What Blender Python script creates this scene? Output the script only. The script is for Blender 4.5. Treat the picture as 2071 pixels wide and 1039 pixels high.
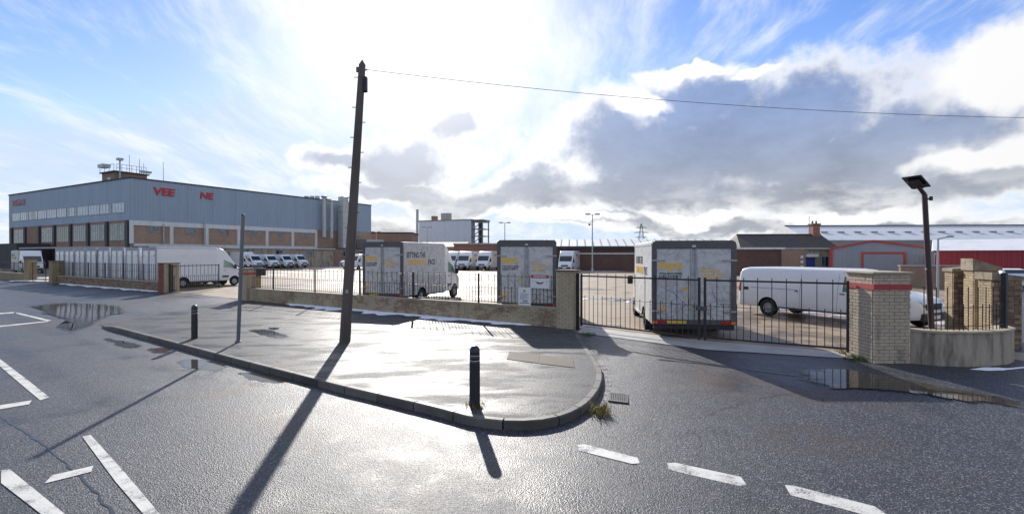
import bpy, bmesh, math, random
from mathutils import Vector, Matrix
import numpy as np
random.seed(7); RNG = np.random.default_rng(7)
R = math.radians
for o in list(bpy.data.objects): bpy.data.objects.remove(o, do_unlink=True)
scene = bpy.context.scene
COL = scene.collection

# ------------------------------------------------------------------ camera
CAMZ = 2.6; F = 1035.0; HZ = 515.0; CX = 1035.5
cam = bpy.data.cameras.new('camera'); cam_o = bpy.data.objects.new('camera', cam); COL.objects.link(cam_o)
cam.sensor_width = 36; cam.lens = 36 * F / 2071; cam.clip_start = 0.1; cam.clip_end = 6000
cam_o.location = (0, 0, CAMZ); cam_o.rotation_euler = (R(90 - 0.25), 0, 0)
scene.camera = cam_o

# ------------------------------------------------------------------ world: sky with broken cloud
SUN_AZ = -10.3; SUN_EL = 25.0            # degrees, azimuth from +Y towards +X
sund = Vector((math.sin(R(SUN_AZ)) * math.cos(R(SUN_EL)), math.cos(R(SUN_AZ)) * math.cos(R(SUN_EL)), math.sin(R(SUN_EL))))
world = bpy.data.worlds.new('World'); scene.world = world; world.use_nodes = True
wt = world.node_tree; wt.nodes.clear()

class NT:
    """tiny helper for wiring node trees"""
    def __init__(s, t): s.t = t
    def n(s, typ, **kw):
        nd = s.t.nodes.new(typ)
        for k, v in kw.items(): setattr(nd, k, v)
        return nd
    def put(s, sock, v):
        if v is None: return
        if isinstance(v, bpy.types.NodeSocket): s.t.links.new(v, sock)
        else: sock.default_value = v
    def m(s, op, a, b=None, c=None, clamp=False):
        nd = s.n('ShaderNodeMath', operation=op, use_clamp=clamp)
        s.put(nd.inputs[0], a); s.put(nd.inputs[1], b)
        if c is not None: s.put(nd.inputs[2], c)
        return nd.outputs[0]
    def v(s, op, a, b=None):
        nd = s.n('ShaderNodeVectorMath', operation=op); s.put(nd.inputs[0], a)
        if op == 'SCALE': s.put(nd.inputs['Scale'], b)
        else: s.put(nd.inputs[1], b)
        return nd.outputs['Value'] if op in ('LENGTH', 'DOT_PRODUCT', 'DISTANCE') else nd.outputs[0]
    def mix(s, f, a, b):
        nd = s.n('ShaderNodeMix', data_type='RGBA'); s.put(nd.inputs[0], f)
        s.put(nd.inputs[6], a if not isinstance(a, tuple) else (*a[:3], 1)); s.put(nd.inputs[7], b if not isinstance(b, tuple) else (*b[:3], 1))
        return nd.outputs[2]
    def step(s, x, lo, hi, a=0.0, b=1.0):
        nd = s.n('ShaderNodeMapRange', interpolation_type='SMOOTHSTEP'); s.put(nd.inputs[0], x)
        for i, q in enumerate((lo, hi, a, b)): nd.inputs[1 + i].default_value = q
        return nd.outputs[0]
    def noise(s, vec, scale, detail=4, rough=0.55, dist=0.0, dims='3D'):
        nd = s.n('ShaderNodeTexNoise', noise_dimensions=dims); s.put(nd.inputs['Vector'], vec)
        nd.inputs['Scale'].default_value = scale; nd.inputs['Detail'].default_value = detail
        nd.inputs['Roughness'].default_value = rough; nd.inputs['Distortion'].default_value = dist
        return nd
    def sep(s, v):
        nd = s.n('ShaderNodeSeparateXYZ'); s.put(nd.inputs[0], v); return nd.outputs
    def comb(s, x, y, z):
        nd = s.n('ShaderNodeCombineXYZ')
        for i, q in enumerate((x, y, z)): s.put(nd.inputs[i], q)
        return nd.outputs[0]

def azel(px, py):
    a = math.atan((px - CX) / F); return a, math.atan((HZ - py) / F * math.cos(a))

def build_sky():
    w = NT(wt)
    out = w.n('ShaderNodeOutputWorld'); bg = w.n('ShaderNodeBackground'); bg.inputs[1].default_value = 0.068
    wt.links.new(bg.outputs[0], out.inputs[0])
    sky = w.n('ShaderNodeTexSky', sky_type='NISHITA'); sky.sun_disc = False
    sky.sun_elevation = R(SUN_EL); sky.sun_rotation = R(SUN_AZ); sky.air_density = 1.0; sky.dust_density = 0.15; sky.ozone_density = 2.0
    d = w.v('NORMALIZE', w.n('ShaderNodeTexCoord').outputs['Generated'])
    x, y, z = w.sep(d)
    az = w.m('ARCTAN2', x, y); el = w.m('ARCSINE', z)
    sd = w.m('MAXIMUM', w.v('DOT_PRODUCT', d, tuple(sund)), 0.0)
    WH = 11.5
    hs = w.n('ShaderNodeHueSaturation'); hs.inputs['Saturation'].default_value = 1.2; hs.inputs['Value'].default_value = 1.45
    w.put(hs.inputs['Color'], sky.outputs[0]); base = w.v('MULTIPLY', hs.outputs[0], (1.22, 1.10, 1.34))
    base = w.v('MINIMUM', base, (WH * .55, WH * .72, WH * 1.0))
    # fibrous high cloud, streaming down towards the sun
    pl = w.v('SCALE', w.comb(x, y, 0.0), w.m('DIVIDE', 1.0, w.m('ADD', w.m('MAXIMUM', z, 0.0), 0.16)))
    pw = w.v('ADD', pl, w.v('SCALE', w.v('SUBTRACT', w.noise(pl, 1.1, 3, .5).outputs['Color'], (.5, .5, .5)), .35))
    rot = w.n('ShaderNodeMapping'); w.put(rot.inputs[0], pw); rot.inputs['Rotation'].default_value = (0, 0, R(-8)); rot.inputs['Scale'].default_value = (3.0, 0.8, 1)
    ci = w.noise(rot.outputs[0], 1.7, 11, 0.66, 0.2).outputs[0]
    ci2 = w.noise(pl, 0.8, 3, 0.5).outputs[0]
    cir = w.step(w.m('ADD', ci, w.m('MULTIPLY', w.m('SUBTRACT', ci2, 0.5), 0.6)), 0.40, 0.76)
    low = w.step(el, R(24), R(4))
    cirf = w.m('ADD', w.m('MULTIPLY', cir, 0.78), w.m('MULTIPLY', low, 0.24), clamp=True)
    c = w.mix(cirf, base, (WH * .90, WH * .955, WH * 1.02))
    # bright veil around the sun
    g = w.m('ADD', w.m('MULTIPLY', w.m('POWER', sd, 46.0), 1.5), w.m('MULTIPLY', w.m('POWER', sd, 9.0), 0.06))
    gn = w.m('MULTIPLY', g, w.m('ADD', 0.35, w.m('MULTIPLY', ci, 1.3)), clamp=True)
    c = w.mix(gn, c, (WH * 1.25, WH * 1.25, WH * 1.25))
    # cumulus banks
    wv = w.noise(d, 4.0, 5, 0.6).outputs['Color']
    wp = w.v('SCALE', w.v('SUBTRACT', wv, (0.5, 0.5, 0.5)), 0.16)
    P = w.v('ADD', w.comb(az, el, 0.0), wp)
    def bank(lst):
        best = None
        for (px, py, rx, ry) in lst:
            a, e = azel(px, py); ca = max(math.cos(a) ** 2, .3)
            q = w.v('MULTIPLY', w.v('SUBTRACT', P, (a, e, 0)), (F / rx / ca, F / ry / math.sqrt(ca), 0))
            dd = w.m('SUBTRACT', 1.0, w.v('LENGTH', q)); best = dd if best is None else w.m('MAXIMUM', best, dd)
        return best
    grey = bank([(1330, 310, 320, 140), (1560, 270, 390, 145), (1250, 385, 340, 55), (1740, 310, 360, 105), (1900, 260, 280, 95),
             (1440, 200, 210, 85), (1650, 375, 420, 62), (1990, 375, 240, 40), (1040, 405, 250, 42),
             (820, 325, 190, 60), (930, 258, 55, 40), (680, 315, 90, 38), (800, 380, 180, 30),
             (1560, 450, 480, 26), (1200, 448, 240, 18), (800, 460, 130, 22), (1900, 452, 300, 20), (2300, 330, 280, 95), (2600, 420, 320, 45)])
    white = bank([(2040, 160, 190, 95), (2200, 240, 200, 110), (1400, 128, 120, 20), (1530, 132, 60, 14), (1290, 205, 80, 34), (1980, 325, 190, 34), (1720, 430, 230, 18), (1420, 432, 140, 18), (1140, 447, 140, 14)])
    fb = w.noise(d, 7.0, 12, 0.62).outputs[0]
    fb2 = w.noise(w.v('MULTIPLY', d, (1, 1, 2.2)), 3.2, 8, 0.58).outputs[0]
    # cumulus in the rest of the sky, out of the picture
    away = w.step(y, 0.45, 0.05)
    oth = w.m('SUBTRACT', w.m('MULTIPLY', w.m('SUBTRACT', fb2, 0.50), 2.6), w.m('SUBTRACT', 1.0, away))
    ns = w.m('MULTIPLY', w.m('SUBTRACT', fb, 0.5), 1.7)
    grey = w.m('MAXIMUM', grey, oth)
    Dg = w.m('ADD', grey, ns); Dw = w.m('ADD', white, w.m('MULTIPLY', ns, .8))
    mask = w.step(w.m('MAXIMUM', Dg, Dw), -0.12, 0.34)
    thick = w.m('MULTIPLY', w.step(Dg, 0.05, 0.62), w.step(Dw, .45, .05))
    tint = w.step(el, R(3), R(17))
    dark = w.mix(tint, (WH * .43, WH * .46, WH * .52), (WH * .27, WH * .37, WH * .62))
    sh = w.noise(w.v('MULTIPLY', d, (1, 1, 2)), 8.0, 7, 0.6).outputs[0]
    dark = w.v('SCALE', dark, w.m('ADD', 0.60, w.m('MULTIPLY', sh, 0.74)))
    silver = w.m('ADD', 0.90, w.m('MULTIPLY', w.m('POWER', sd, 5.0), 0.5))
    lit = w.v('SCALE', (WH, WH, WH * 1.01), silver)
    cc = w.mix(thick, lit, dark)
    cc = w.mix(w.m('MULTIPLY', w.m('POWER', sd, 26.0), 0.9, clamp=True), cc, (WH * 1.2, WH * 1.2, WH * 1.2))
    c = w.mix(mask, c, cc)
    # pale cumulus tops along the horizon
    hn = w.noise(w.comb(w.m('MULTIPLY', az, 1.0), w.m('MULTIPLY', el, 2.6), 0.0), 11.0, 7, 0.62).outputs[0]
    hz = w.m('MULTIPLY', w.step(hn, 0.42, 0.66), w.step(el, R(9), R(3)))
    c = w.mix(w.m('MULTIPLY', hz, 0.7), c, (WH * .98, WH * .98, WH * .98))
    w.put(bg.inputs[0], c)
build_sky()

sl = bpy.data.lights.new('sun', 'SUN'); sl.energy = 5.0; sl.angle = R(0.55); sl.color = (1.0, 0.955, 0.89)
so = bpy.data.objects.new('sun', sl); COL.objects.link(so); so.rotation_euler = (-sund).to_track_quat('-Z', 'Y').to_euler()
vs = scene.view_settings; vs.view_transform = 'Standard'; vs.look = 'None'; vs.gamma = 1.0; vs.use_curve_mapping = False; vs.exposure = 0.40
scene.cycles.use_denoising = True
scene.cycles.max_bounces = 6; scene.cycles.diffuse_bounces = 3; scene.cycles.glossy_bounces = 3; scene.cycles.transmission_bounces = 4

# ------------------------------------------------------------------ materials
MATS = {}
def new_mat(name):
    m = bpy.data.materials.new(name); m.use_nodes = True; t = m.node_tree
    b = t.nodes['Principled BSDF']; MATS[name] = m
    return m, NT(t), b
def dirty(name, col, rough=0.5, amt=0.25, scale=3.0, dark=0.55, metal=0.0, bump=0.0, bscale=60, coat=0.0, streak=False):
    """a paint or plain surface with uneven grime"""
    m, w, b = new_mat(name)
    tc = w.n('ShaderNodeTexCoord').outputs['Object']
    if streak:
        mp = w.n('ShaderNodeMapping'); w.put(mp.inputs[0], tc); mp.inputs['Scale'].default_value = (1, 1, .18); vec = mp.outputs[0]
    else: vec = tc
    n1 = w.noise(vec, scale, 6, 0.62).outputs[0]
    f = w.m('MULTIPLY', w.step(n1, 0.42, 0.72), amt)
    w.put(b.inputs['Base Color'], w.mix(f, col, tuple(c * dark for c in col)))
    w.put(b.inputs['Roughness'], w.m('ADD', rough, w.m('MULTIPLY', w.m('SUBTRACT', n1, 0.5), 0.25), clamp=True))
    b.inputs['Metallic'].default_value = metal
    if coat: b.inputs['Coat Weight'].default_value = coat
    if bump:
        bn = w.n('ShaderNodeBump'); bn.inputs['Strength'].default_value = bump; bn.inputs['Distance'].default_value = 0.01
        w.put(bn.inputs['Height'], w.noise(tc, bscale, 3).outputs[0]); w.t.links.new(bn.outputs[0], b.inputs['Normal'])
    return m

def ground_mat(name, base, speck, wet_lo, wet_hi, rdry, rwet, agg=70, bumpd=0.004, bstr=0.6, patch=None, wetdark=0.6, wscale=0.22, spec=.35, glint=.0, stain=None, cracks=False, wet2=None, rnd=False, tracks=False):
    m, w, b = new_mat(name)
    tc = w.n('ShaderNodeTexCoord').outputs['Object']
    big = w.noise(tc, wscale, 6, 0.6, 0.3).outputs[0]
    mid = w.noise(tc, 1.7, 5, 0.6).outputs[0]
    fine = w.noise(tc, agg, 3, 0.75).outputs[0]; coarse = w.noise(tc, agg * .45, 2, .6).outputs[0]
    vo = w.n('ShaderNodeTexVoronoi', feature='F1'); w.put(vo.inputs['Vector'], tc); vo.inputs['Scale'].default_value = agg * 1.1
    vcol = w.sep(vo.outputs['Color'])[0]
    wet = w.step(w.m('ADD', big, w.m('MULTIPLY', w.m('SUBTRACT', mid, 0.5), 0.35)), wet_lo, wet_hi)
    if wet2:
        mp = w.n('ShaderNodeMapping'); w.put(mp.inputs[0], tc); mp.inputs['Rotation'].default_value = (0, 0, R(33)); mp.inputs['Scale'].default_value = (.5, 1.5, 1)
        wet = w.m('MULTIPLY', wet, w.step(w.noise(mp.outputs[0], wet2, 6, .65).outputs[0], .40, .62))
    c = w.mix(w.m('MULTIPLY', w.step(vcol, 0.35, 1.0), w.step(coarse, .35, .65)), base, speck)
    c = w.mix(w.m('MULTIPLY', w.step(mid, 0.35, 0.7), 0.35), c, tuple(q * 0.62 for q in base))
    if patch: c = w.mix(w.m('MULTIPLY', w.step(w.noise(tc, 0.45, 5, 0.6).outputs[0], 0.50, 0.66), 0.7), c, patch)
    if glint: c = w.mix(w.m('MULTIPLY', w.step(w.sep(vo.outputs['Color'])[1], .86, .93), glint), c, (.55, .54, .52))  # sparkle painted into the colour as sparse pale cells
    if stain: c = w.mix(w.m('MULTIPLY', w.step(w.noise(tc, .33, 6, .65, .4).outputs[0], 0.52, 0.66), 0.75), c, stain)
    if cracks:
        cp = w.v('ADD', tc, w.v('SCALE', w.noise(tc, 1.2, 5, .6).outputs['Color'], .9))
        cv = w.n('ShaderNodeTexVoronoi', feature='DISTANCE_TO_EDGE'); w.put(cv.inputs['Vector'], w.v('MULTIPLY', cp, (1, 1, 0))); cv.inputs['Scale'].default_value = .28
        ck = w.m('MULTIPLY', w.step(cv.outputs['Distance'], .0045, .0015), w.step(w.noise(tc, .5, 3).outputs[0], .47, .55))
        c = w.mix(w.m('MULTIPLY', ck, .8), c, (.015, .015, .016))
    if tracks:       # lanes polished by traffic
        px_, py_, pz_ = w.sep(tc); sd_ = w.m('ADD', w.m('MULTIPLY', w.m('ADD', px_, 14.64), .6), w.m('MULTIPLY', w.m('SUBTRACT', py_, 18.26), .8))
        tr = None
        for q in (-1.3, -2.9, -4.7, -6.3):
            e_ = w.step(w.m('ABSOLUTE', w.m('SUBTRACT', w.m('ADD', sd_, w.m('MULTIPLY', mid, .5)), q + .25)), .42, .05); tr = e_ if tr is None else w.m('MAXIMUM', tr, e_)
        tr = w.m('MULTIPLY', tr, w.step(big, .3, .6)); c = w.v('SCALE', c, w.m('SUBTRACT', 1.0, w.m('MULTIPLY', tr, .22))); wet = w.m('ADD', wet, w.m('MULTIPLY', tr, .25), clamp=True)
    if rnd: c = w.v('SCALE', c, w.m('ADD', .75, w.m('MULTIPLY', w.n('ShaderNodeObjectInfo').outputs['Random'], .5)))
    c = w.v('SCALE', c, w.m('SUBTRACT', 1.0, w.m('MULTIPLY', wet, 1 - wetdark)))
    w.put(b.inputs['Base Color'], c)
    w.put(b.inputs['Roughness'], w.m('ADD', w.m('ADD', rdry, w.m('MULTIPLY', wet, rwet - rdry)), w.m('MULTIPLY', w.m('SUBTRACT', fine, 0.5), 0.25), clamp=True))
    bn = w.n('ShaderNodeBump'); bn.inputs['Distance'].default_value = bumpd
    w.put(bn.inputs['Strength'], w.m('MULTIPLY', bstr, w.m('SUBTRACT', 1.0, w.m('MULTIPLY', wet, 0.5))))
    w.put(bn.inputs['Height'], w.m('ADD', vo.outputs['Distance'], w.m('ADD', w.m('MULTIPLY', fine, 1.2), w.m('MULTIPLY', coarse, 1.2))))
    w.t.links.new(bn.outputs[0], b.inputs['Normal'])
    b.inputs['Specular IOR Level'].default_value = spec
    return m

ground_mat('asphalt', (.040, .042, .052), (.125, .127, .135), .45, .72, .50, .30, agg=58, bumpd=.006, bstr=.8, spec=.22, glint=.26, stain=(.078, .052, .038), cracks=True, tracks=True)
ground_mat('pave', (.060, .061, .065), (.15, .145, .14), .30, .55, .66, .33, agg=60, bumpd=.004, bstr=.75, spec=.105, glint=.34, stain=(.09, .07, .05), cracks=True, wet2=.9, wetdark=.62)
ground_mat('yard', (.30, .225, .155), (.35, .27, .19), .50, .64, .70, .30, agg=40, bumpd=.002, bstr=.3, patch=(.16, .13, .105), wetdark=.5, wscale=.16, spec=.2, cracks=True)
ground_mat('land', (.10, .10, .075), (.12, .12, .09), .9, .95, .8, .6, agg=3, bumpd=.02, bstr=.3)
ground_mat('kerb_stone', (.125, .115, .10), (.18, .165, .145), .45, .7, .65, .45, agg=60, bumpd=.002, bstr=.5, spec=.25, rnd=True)
ground_mat('slab', (.17, .145, .115), (.22, .19, .15), .5, .7, .8, .6, agg=60, bumpd=.002, bstr=.4, spec=.12)
def worn_line():
    m, w, b = new_mat('white_line'); tc = w.n('ShaderNodeTexCoord').outputs['Object']
    n = w.noise(tc, 3.0, 5, .6).outputs[0]; f = w.noise(tc, 55, 4, .7).outputs[0]
    wear = w.step(w.m('ADD', f, w.m('MULTIPLY', w.m('SUBTRACT', n, .5), .9)), .58, .66)
    c = w.mix(w.step(n, .4, .7), (.62, .60, .55), (.46, .45, .42)); w.put(b.inputs['Base Color'], w.mix(w.m('MULTIPLY', wear, .85), c, (.07, .07, .075)))
    b.inputs['Roughness'].default_value = .6; b.inputs['Specular IOR Level'].default_value = .25
    bn = w.n('ShaderNodeBump'); bn.inputs['Strength'].default_value = .7; bn.inputs['Distance'].default_value = .006; w.put(bn.inputs['Height'], f); w.t.links.new(bn.outputs[0], b.inputs['Normal'])
worn_line()
dirty('concrete', (.42, .41, .39), .8, .5, 2.0, .6, bump=.4, bscale=40)
dirty('cream_render', (.41, .345, .265), .85, 1.0, 4.5, .32, bump=.7, bscale=18, streak=True)
dirty('white_conc', (.72, .72, .70), .7, .5, 1.5, .65, streak=True)
dirty('coping', (.16, .13, .11), .8, .5, 4, .5, bump=.4)
dirty('coping_old', (.27, .22, .155), .85, .9, 5, .45, bump=.5)
dirty('tar_seam', (.018, .018, .02), .35, .4, 6, 1.6)
dirty('coping_buff', (.42, .35, .25), .8, .5, 4, .5, bump=.4)
dirty('black_paint', (.018, .018, .022), .42, .5, 6, .6)
dirty('bollard_black', (.022, .022, .028), .38, .4, 8, 1.8)
dirty('bollard_ring', (.45, .45, .45), .5, .4, 8, .5)
dirty('grey_steel', (.16, .165, .185), .45, .4, 4, .6, metal=.3)
dirty('galv', (.42, .44, .45), .45, .4, 4, .6, metal=.5)
dirty('duct', (.52, .53, .50), .5, .4, 2, .6, metal=.2, streak=True)
dirty('red_band', (.42, .045, .05), .6, .4, 6, .6)
dirty('white_paint', (.80, .80, .79), .28, .25, 1.2, .8, coat=.4)
dirty('white_paint_dirty', (.68, .68, .67), .4, .6, 1.6, .7, coat=.2, streak=True)
dirty('van_frame', (.095, .085, .085), .5, .5, 4, 1.6, bump=.1)
dirty('van_frame_pale', (.34, .36, .40), .5, .5, 4, .6)
dirty('van_black', (.02, .02, .022), .55, .4, 5, 1.8)
dirty('rubber', (.018, .018, .018), .8, .4, 8, 1.9)
dirty('rim', (.34, .35, .36), .4, .5, 8, .5, metal=.6)
dirty('rim_dark', (.10, .10, .10), .5, .5, 8, .5, metal=.4)
dirty('hinge', (.45, .40, .34), .5, .6, 12, .5, metal=.3)
dirty('lamp_red', (.45, .015, .015), .2, .2, 8, .6)
dirty('lamp_clear', (.55, .57, .6), .12, .2, 8, .6)
dirty('lamp_orange', (.75, .22, .02), .3, .2, 8, .6)
dirty('plate_yellow', (.72, .50, .05), .4, .3, 10, .7)
dirty('plate_white', (.78, .78, .76), .4, .3, 10, .7)
dirty('print_yellow', (.86, .50, .03), .45, .25, 5, .75)
dirty('print_dark', (.045, .045, .06), .45, .3, 5, 2.0)
dirty('letter_red', (.52, .035, .03), .5, .3, 3, .7)
dirty('letter_faded', (.48, .25, .26), .6, .5, 3, .7)
dirty('cladding', (.32, .395, .48), .5, .5, .5, .86, streak=True)
dirty('cladding_white', (.60, .66, .72), .5, .4, .5, .85, streak=True)
dirty('cladding_grey', (.30, .33, .36), .5, .4, .8, .8, streak=True)
dirty('cladding_red', (.36, .035, .04), .5, .4, .8, .7, streak=True)
dirty('trim_red', (.50, .05, .035), .5, .3, 2, .7)
dirty('roof_white', (.70, .70, .70), .6, .5, .6, .7, streak=True)
dirty('roof_grey', (.28, .27, .26), .8, .5, .5, .7)
dirty('roof_tile', (.085, .068, .056), .8, .6, 1.5, .6, bump=.3, bscale=8)
dirty('roof_tan', (.30, .25, .19), .8, .5, .8, .7)
dirty('felt', (.06, .06, .065), .8, .4, 1, .6)
dirty('dark_column', (.05, .045, .05), .6, .4, 2, .7)
dirty('snow', (.86, .88, .92), .6, .2, 5, .85, bump=.5, bscale=14)
dirty('timber', (.13, .105, .09), .8, .8, 2.5, .45, bump=.6, bscale=30, streak=True)
dirty('lamp_brown', (.045, .022, .022), .5, .4, 5, .6)
dirty('solar', (.012, .013, .02), .25, .2, 5, .8)
dirty('blue_door', (.03, .08, .32), .5, .3, 4, .6)
dirty('board_tan', (.40, .30, .14), .7, .5, 4, .6)
dirty('frame_white', (.62, .64, .64), .5, .4, 3, .7)
dirty('frame_grey', (.36, .38, .40), .5, .4, 3, .7)
dirty('pylon_grey', (.12, .13, .15), .6, .2, 1, .8)
dirty('dry_grass', (.24, .19, .055), .8, .4, 20, .5)
dirty('green_grass', (.07, .11, .025), .8, .4, 20, .6)
dirty('leaf_litter', (.20, .11, .04), .8, .5, 30, .5)
dirty('iron', (.11, .105, .10), .55, .5, 20, .5, metal=.5)
dirty('car_white', (.75, .75, .75), .3, .2, 2, .8, coat=.5)

def glass_mat(name, col, rough=.06, tint=None):
    m, w, b = new_mat(name)
    tc = w.n('ShaderNodeTexCoord').outputs['Object']
    n = w.noise(tc, 1.4, 4).outputs[0]
    w.put(b.inputs['Base Color'], w.mix(w.step(n, .4, .65), col, tint or tuple(c * 1.6 for c in col)))
    b.inputs['Roughness'].default_value = rough; b.inputs['Specular IOR Level'].default_value = 0.8
    return m
glass_mat('glass_dark', (.012, .016, .02))
glass_mat('glass_mid', (.06, .08, .10), .12, (.16, .20, .23))
glass_mat('glass_pale', (.36, .42, .48), .2, (.50, .56, .62))
glass_mat('glass_green', (.10, .17, .14), .08, (.30, .40, .34))

def brick_mat(name, c1, c2, mortar, scale=1.0, painted=None, spall=None, rnd=True):
    """colour of single bricks (per object or per island), with paint that has come away in places"""
    m, w, b = new_mat(name)
    oi = w.n('ShaderNodeObjectInfo').outputs['Random']; ii = w.n('ShaderNodeNewGeometry').outputs['Random Per Island']
    r = w.m('FRACT', w.m('ADD', oi, ii))
    pos = w.n('ShaderNodeNewGeometry').outputs['Position']
    n = w.noise(pos, 1.1, 5, 0.6).outputs[0]; n2 = w.noise(pos, 9, 4, .6).outputs[0]
    c = w.mix(r, c1, c2)
    if painted:
        f = w.step(w.m('ADD', w.m('ADD', n, w.m('MULTIPLY', w.m('SUBTRACT', r, .5), .22)), w.m('MULTIPLY', w.m('SUBTRACT', n2, .5), .25)), spall[0], spall[1])
        c = w.mix(f, painted, c)
    mp = w.n('ShaderNodeMapping'); w.put(mp.inputs[0], pos); mp.inputs['Scale'].default_value = (2.2, 2.2, .55)
    st_ = w.step(w.noise(mp.outputs[0], 1.6, 7, .68).outputs[0], .50, .72)
    c = w.mix(w.m('MULTIPLY', st_, .6), c, (.10, .085, .07))
    c = w.v('SCALE', c, w.m('ADD', .72, w.m('MULTIPLY', n2, .55)))
    w.put(b.inputs['Base Color'], c); b.inputs['Roughness'].default_value = .85
    bn = w.n('ShaderNodeBump'); bn.inputs['Strength'].default_value = .5; bn.inputs['Distance'].default_value = .006
    w.put(bn.inputs['Height'], w.noise(pos, 60, 3).outputs[0]); w.t.links.new(bn.outputs[0], b.inputs['Normal'])
    return m
brick_mat('brick_main', (.20, .105, .07), (.34, .24, .15), None, painted=(.43, .345, .225), spall=(.50, .60))
brick_mat('brick_bare', (.13, .07, .05), (.32, .235, .15), None)
brick_mat('brick_cream', (.30, .14, .09), (.34, .22, .14), None, painted=(.46, .375, .255), spall=(.66, .76))
brick_mat('brick_cream2', (.30, .14, .09), (.34, .22, .14), None, painted=(.47, .385, .285), spall=(.68, .78))
brick_mat('brick_buff', (.22, .15, .085), (.42, .31, .18), None, painted=(.33, .255, .15), spall=(.42, .6))
brick_mat('brick_red', (.20, .055, .04), (.28, .09, .06), None)
dirty('mortar', (.30, .27, .22), .9, .5, 5, .6)
dirty('mortar_cream', (.37, .305, .225), .9, .8, 3, .5)

def tex_brick(name, c1, c2, mortar, bw=.225, bh=.075, ms=.012):
    """brickwork too far away to pick out single bricks"""
    m, w, b = new_mat(name)
    tc = w.n('ShaderNodeTexCoord').outputs['Object']; x, y, z = w.sep(tc)
    bt = w.n('ShaderNodeTexBrick'); w.put(bt.inputs['Vector'], w.comb(w.m('ADD', x, y), z, 0.0))
    bt.inputs['Color1'].default_value = (*c1, 1); bt.inputs['Color2'].default_value = (*c2, 1); bt.inputs['Mortar'].default_value = (*mortar, 1)
    bt.inputs['Scale'].default_value = 1.0; bt.inputs['Brick Width'].default_value = bw; bt.inputs['Row Height'].default_value = bh; bt.inputs['Mortar Size'].default_value = ms
    n = w.noise(tc, .7, 5, .6).outputs[0]
    w.put(b.inputs['Base Color'], w.v('SCALE', bt.outputs[0], w.m('ADD', .65, w.m('MULTIPLY', n, .7)))); b.inputs['Roughness'].default_value = .88
    return m
tex_brick('far_brick_tan', (.36, .22, .14), (.42, .27, .18), (.38, .30, .24))
tex_brick('far_brick_brown', (.27, .16, .105), (.33, .20, .13), (.28, .21, .16))
tex_brick('far_brick_dark', (.105, .05, .042), (.15, .072, .055), (.13, .09, .075))
tex_brick('far_brick_red', (.26, .10, .07), (.31, .13, .09), (.24, .15, .12))

def livery_mat(name):
    """white box panel printed with a faint road map: dark hairline roads and yellow dots, heavier low down, under road dirt"""
    m, w, b = new_mat(name)
    tc = w.n('ShaderNodeTexCoord').outputs['Object']; x, y, z = w.sep(tc)
    p = w.comb(w.m('ADD', x, w.m('MULTIPLY', y, 1.0)), z, 0.0)
    pw = w.v('ADD', p, w.v('SCALE', w.noise(p, 1.5, 3).outputs['Color'], .35))
    def lines(sc, th):
        vo = w.n('ShaderNodeTexVoronoi', feature='DISTANCE_TO_EDGE', voronoi_dimensions='2D'); w.put(vo.inputs['Vector'], pw); vo.inputs['Scale'].default_value = sc
        return w.step(vo.outputs['Distance'], th, th * .4)
    lowf = w.step(w.m('ADD', z, w.m('MULTIPLY', w.m('SUBTRACT', w.noise(p, 1.3, 3).outputs[0], .5), 1.2)), 1.75, 1.2)
    topf = w.step(z, 2.35, 2.6)
    zone = w.m('ADD', lowf, w.m('MULTIPLY', topf, .55), clamp=True)
    ln = w.m('MAXIMUM', w.m('MULTIPLY', lines(1.5, .020), .9), w.m('MULTIPLY', lines(4.5, .045), .6))
    vd = w.n('ShaderNodeTexVoronoi', feature='F1', voronoi_dimensions='2D'); w.put(vd.inputs['Vector'], p); vd.inputs['Scale'].default_value = 2.6
    pick = w.step(w.sep(vd.outputs['Color'])[0], .62, .64)
    dot = w.m('MULTIPLY', w.step(vd.outputs['Distance'], .15, .12), pick)
    nd = w.noise(p, 4.0, 7, .65).outputs[0]
    c = w.mix(w.m('MULTIPLY', w.step(nd, .42, .70), .6), (.58, .575, .565), (.29, .27, .25))
    c = w.mix(w.m('MULTIPLY', ln, w.m('MULTIPLY', zone, .9)), c, (.07, .07, .09))
    c = w.mix(w.m('MULTIPLY', dot, w.m('MULTIPLY', zone, .8)), c, (.80, .52, .06))
    w.put(b.inputs['Base Color'], c); b.inputs['Roughness'].default_value = .42
    return m
livery_mat('livery')

def water_mat():
    m, w, b = new_mat('puddle_water')
    tc = w.n('ShaderNodeTexCoord').outputs['Object']
    n = w.noise(tc, 1.5, 4).outputs[0]; n2 = w.noise(tc, 4.0, 6, .65).outputs[0]
    w.put(b.inputs['Base Color'], w.mix(n, (.040, .037, .036), (.085, .066, .048)))
    b.inputs['Roughness'].default_value = .05; b.inputs['IOR'].default_value = 1.33
    bn = w.n('ShaderNodeBump'); bn.inputs['Strength'].default_value = .12; bn.inputs['Distance'].default_value = .004
    w.put(bn.inputs['Height'], w.noise(tc, 9, 3).outputs[0]); w.t.links.new(bn.outputs[0], b.inputs['Normal'])
    at_ = w.n('ShaderNodeAttribute', attribute_name='depth').outputs['Fac']
    w.put(b.inputs['Alpha'], w.m('MULTIPLY', w.step(w.m('ADD', at_, w.m('MULTIPLY', w.m('SUBTRACT', n2, .5), 1.3)), .10, .62), .92))
water_mat()

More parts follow.
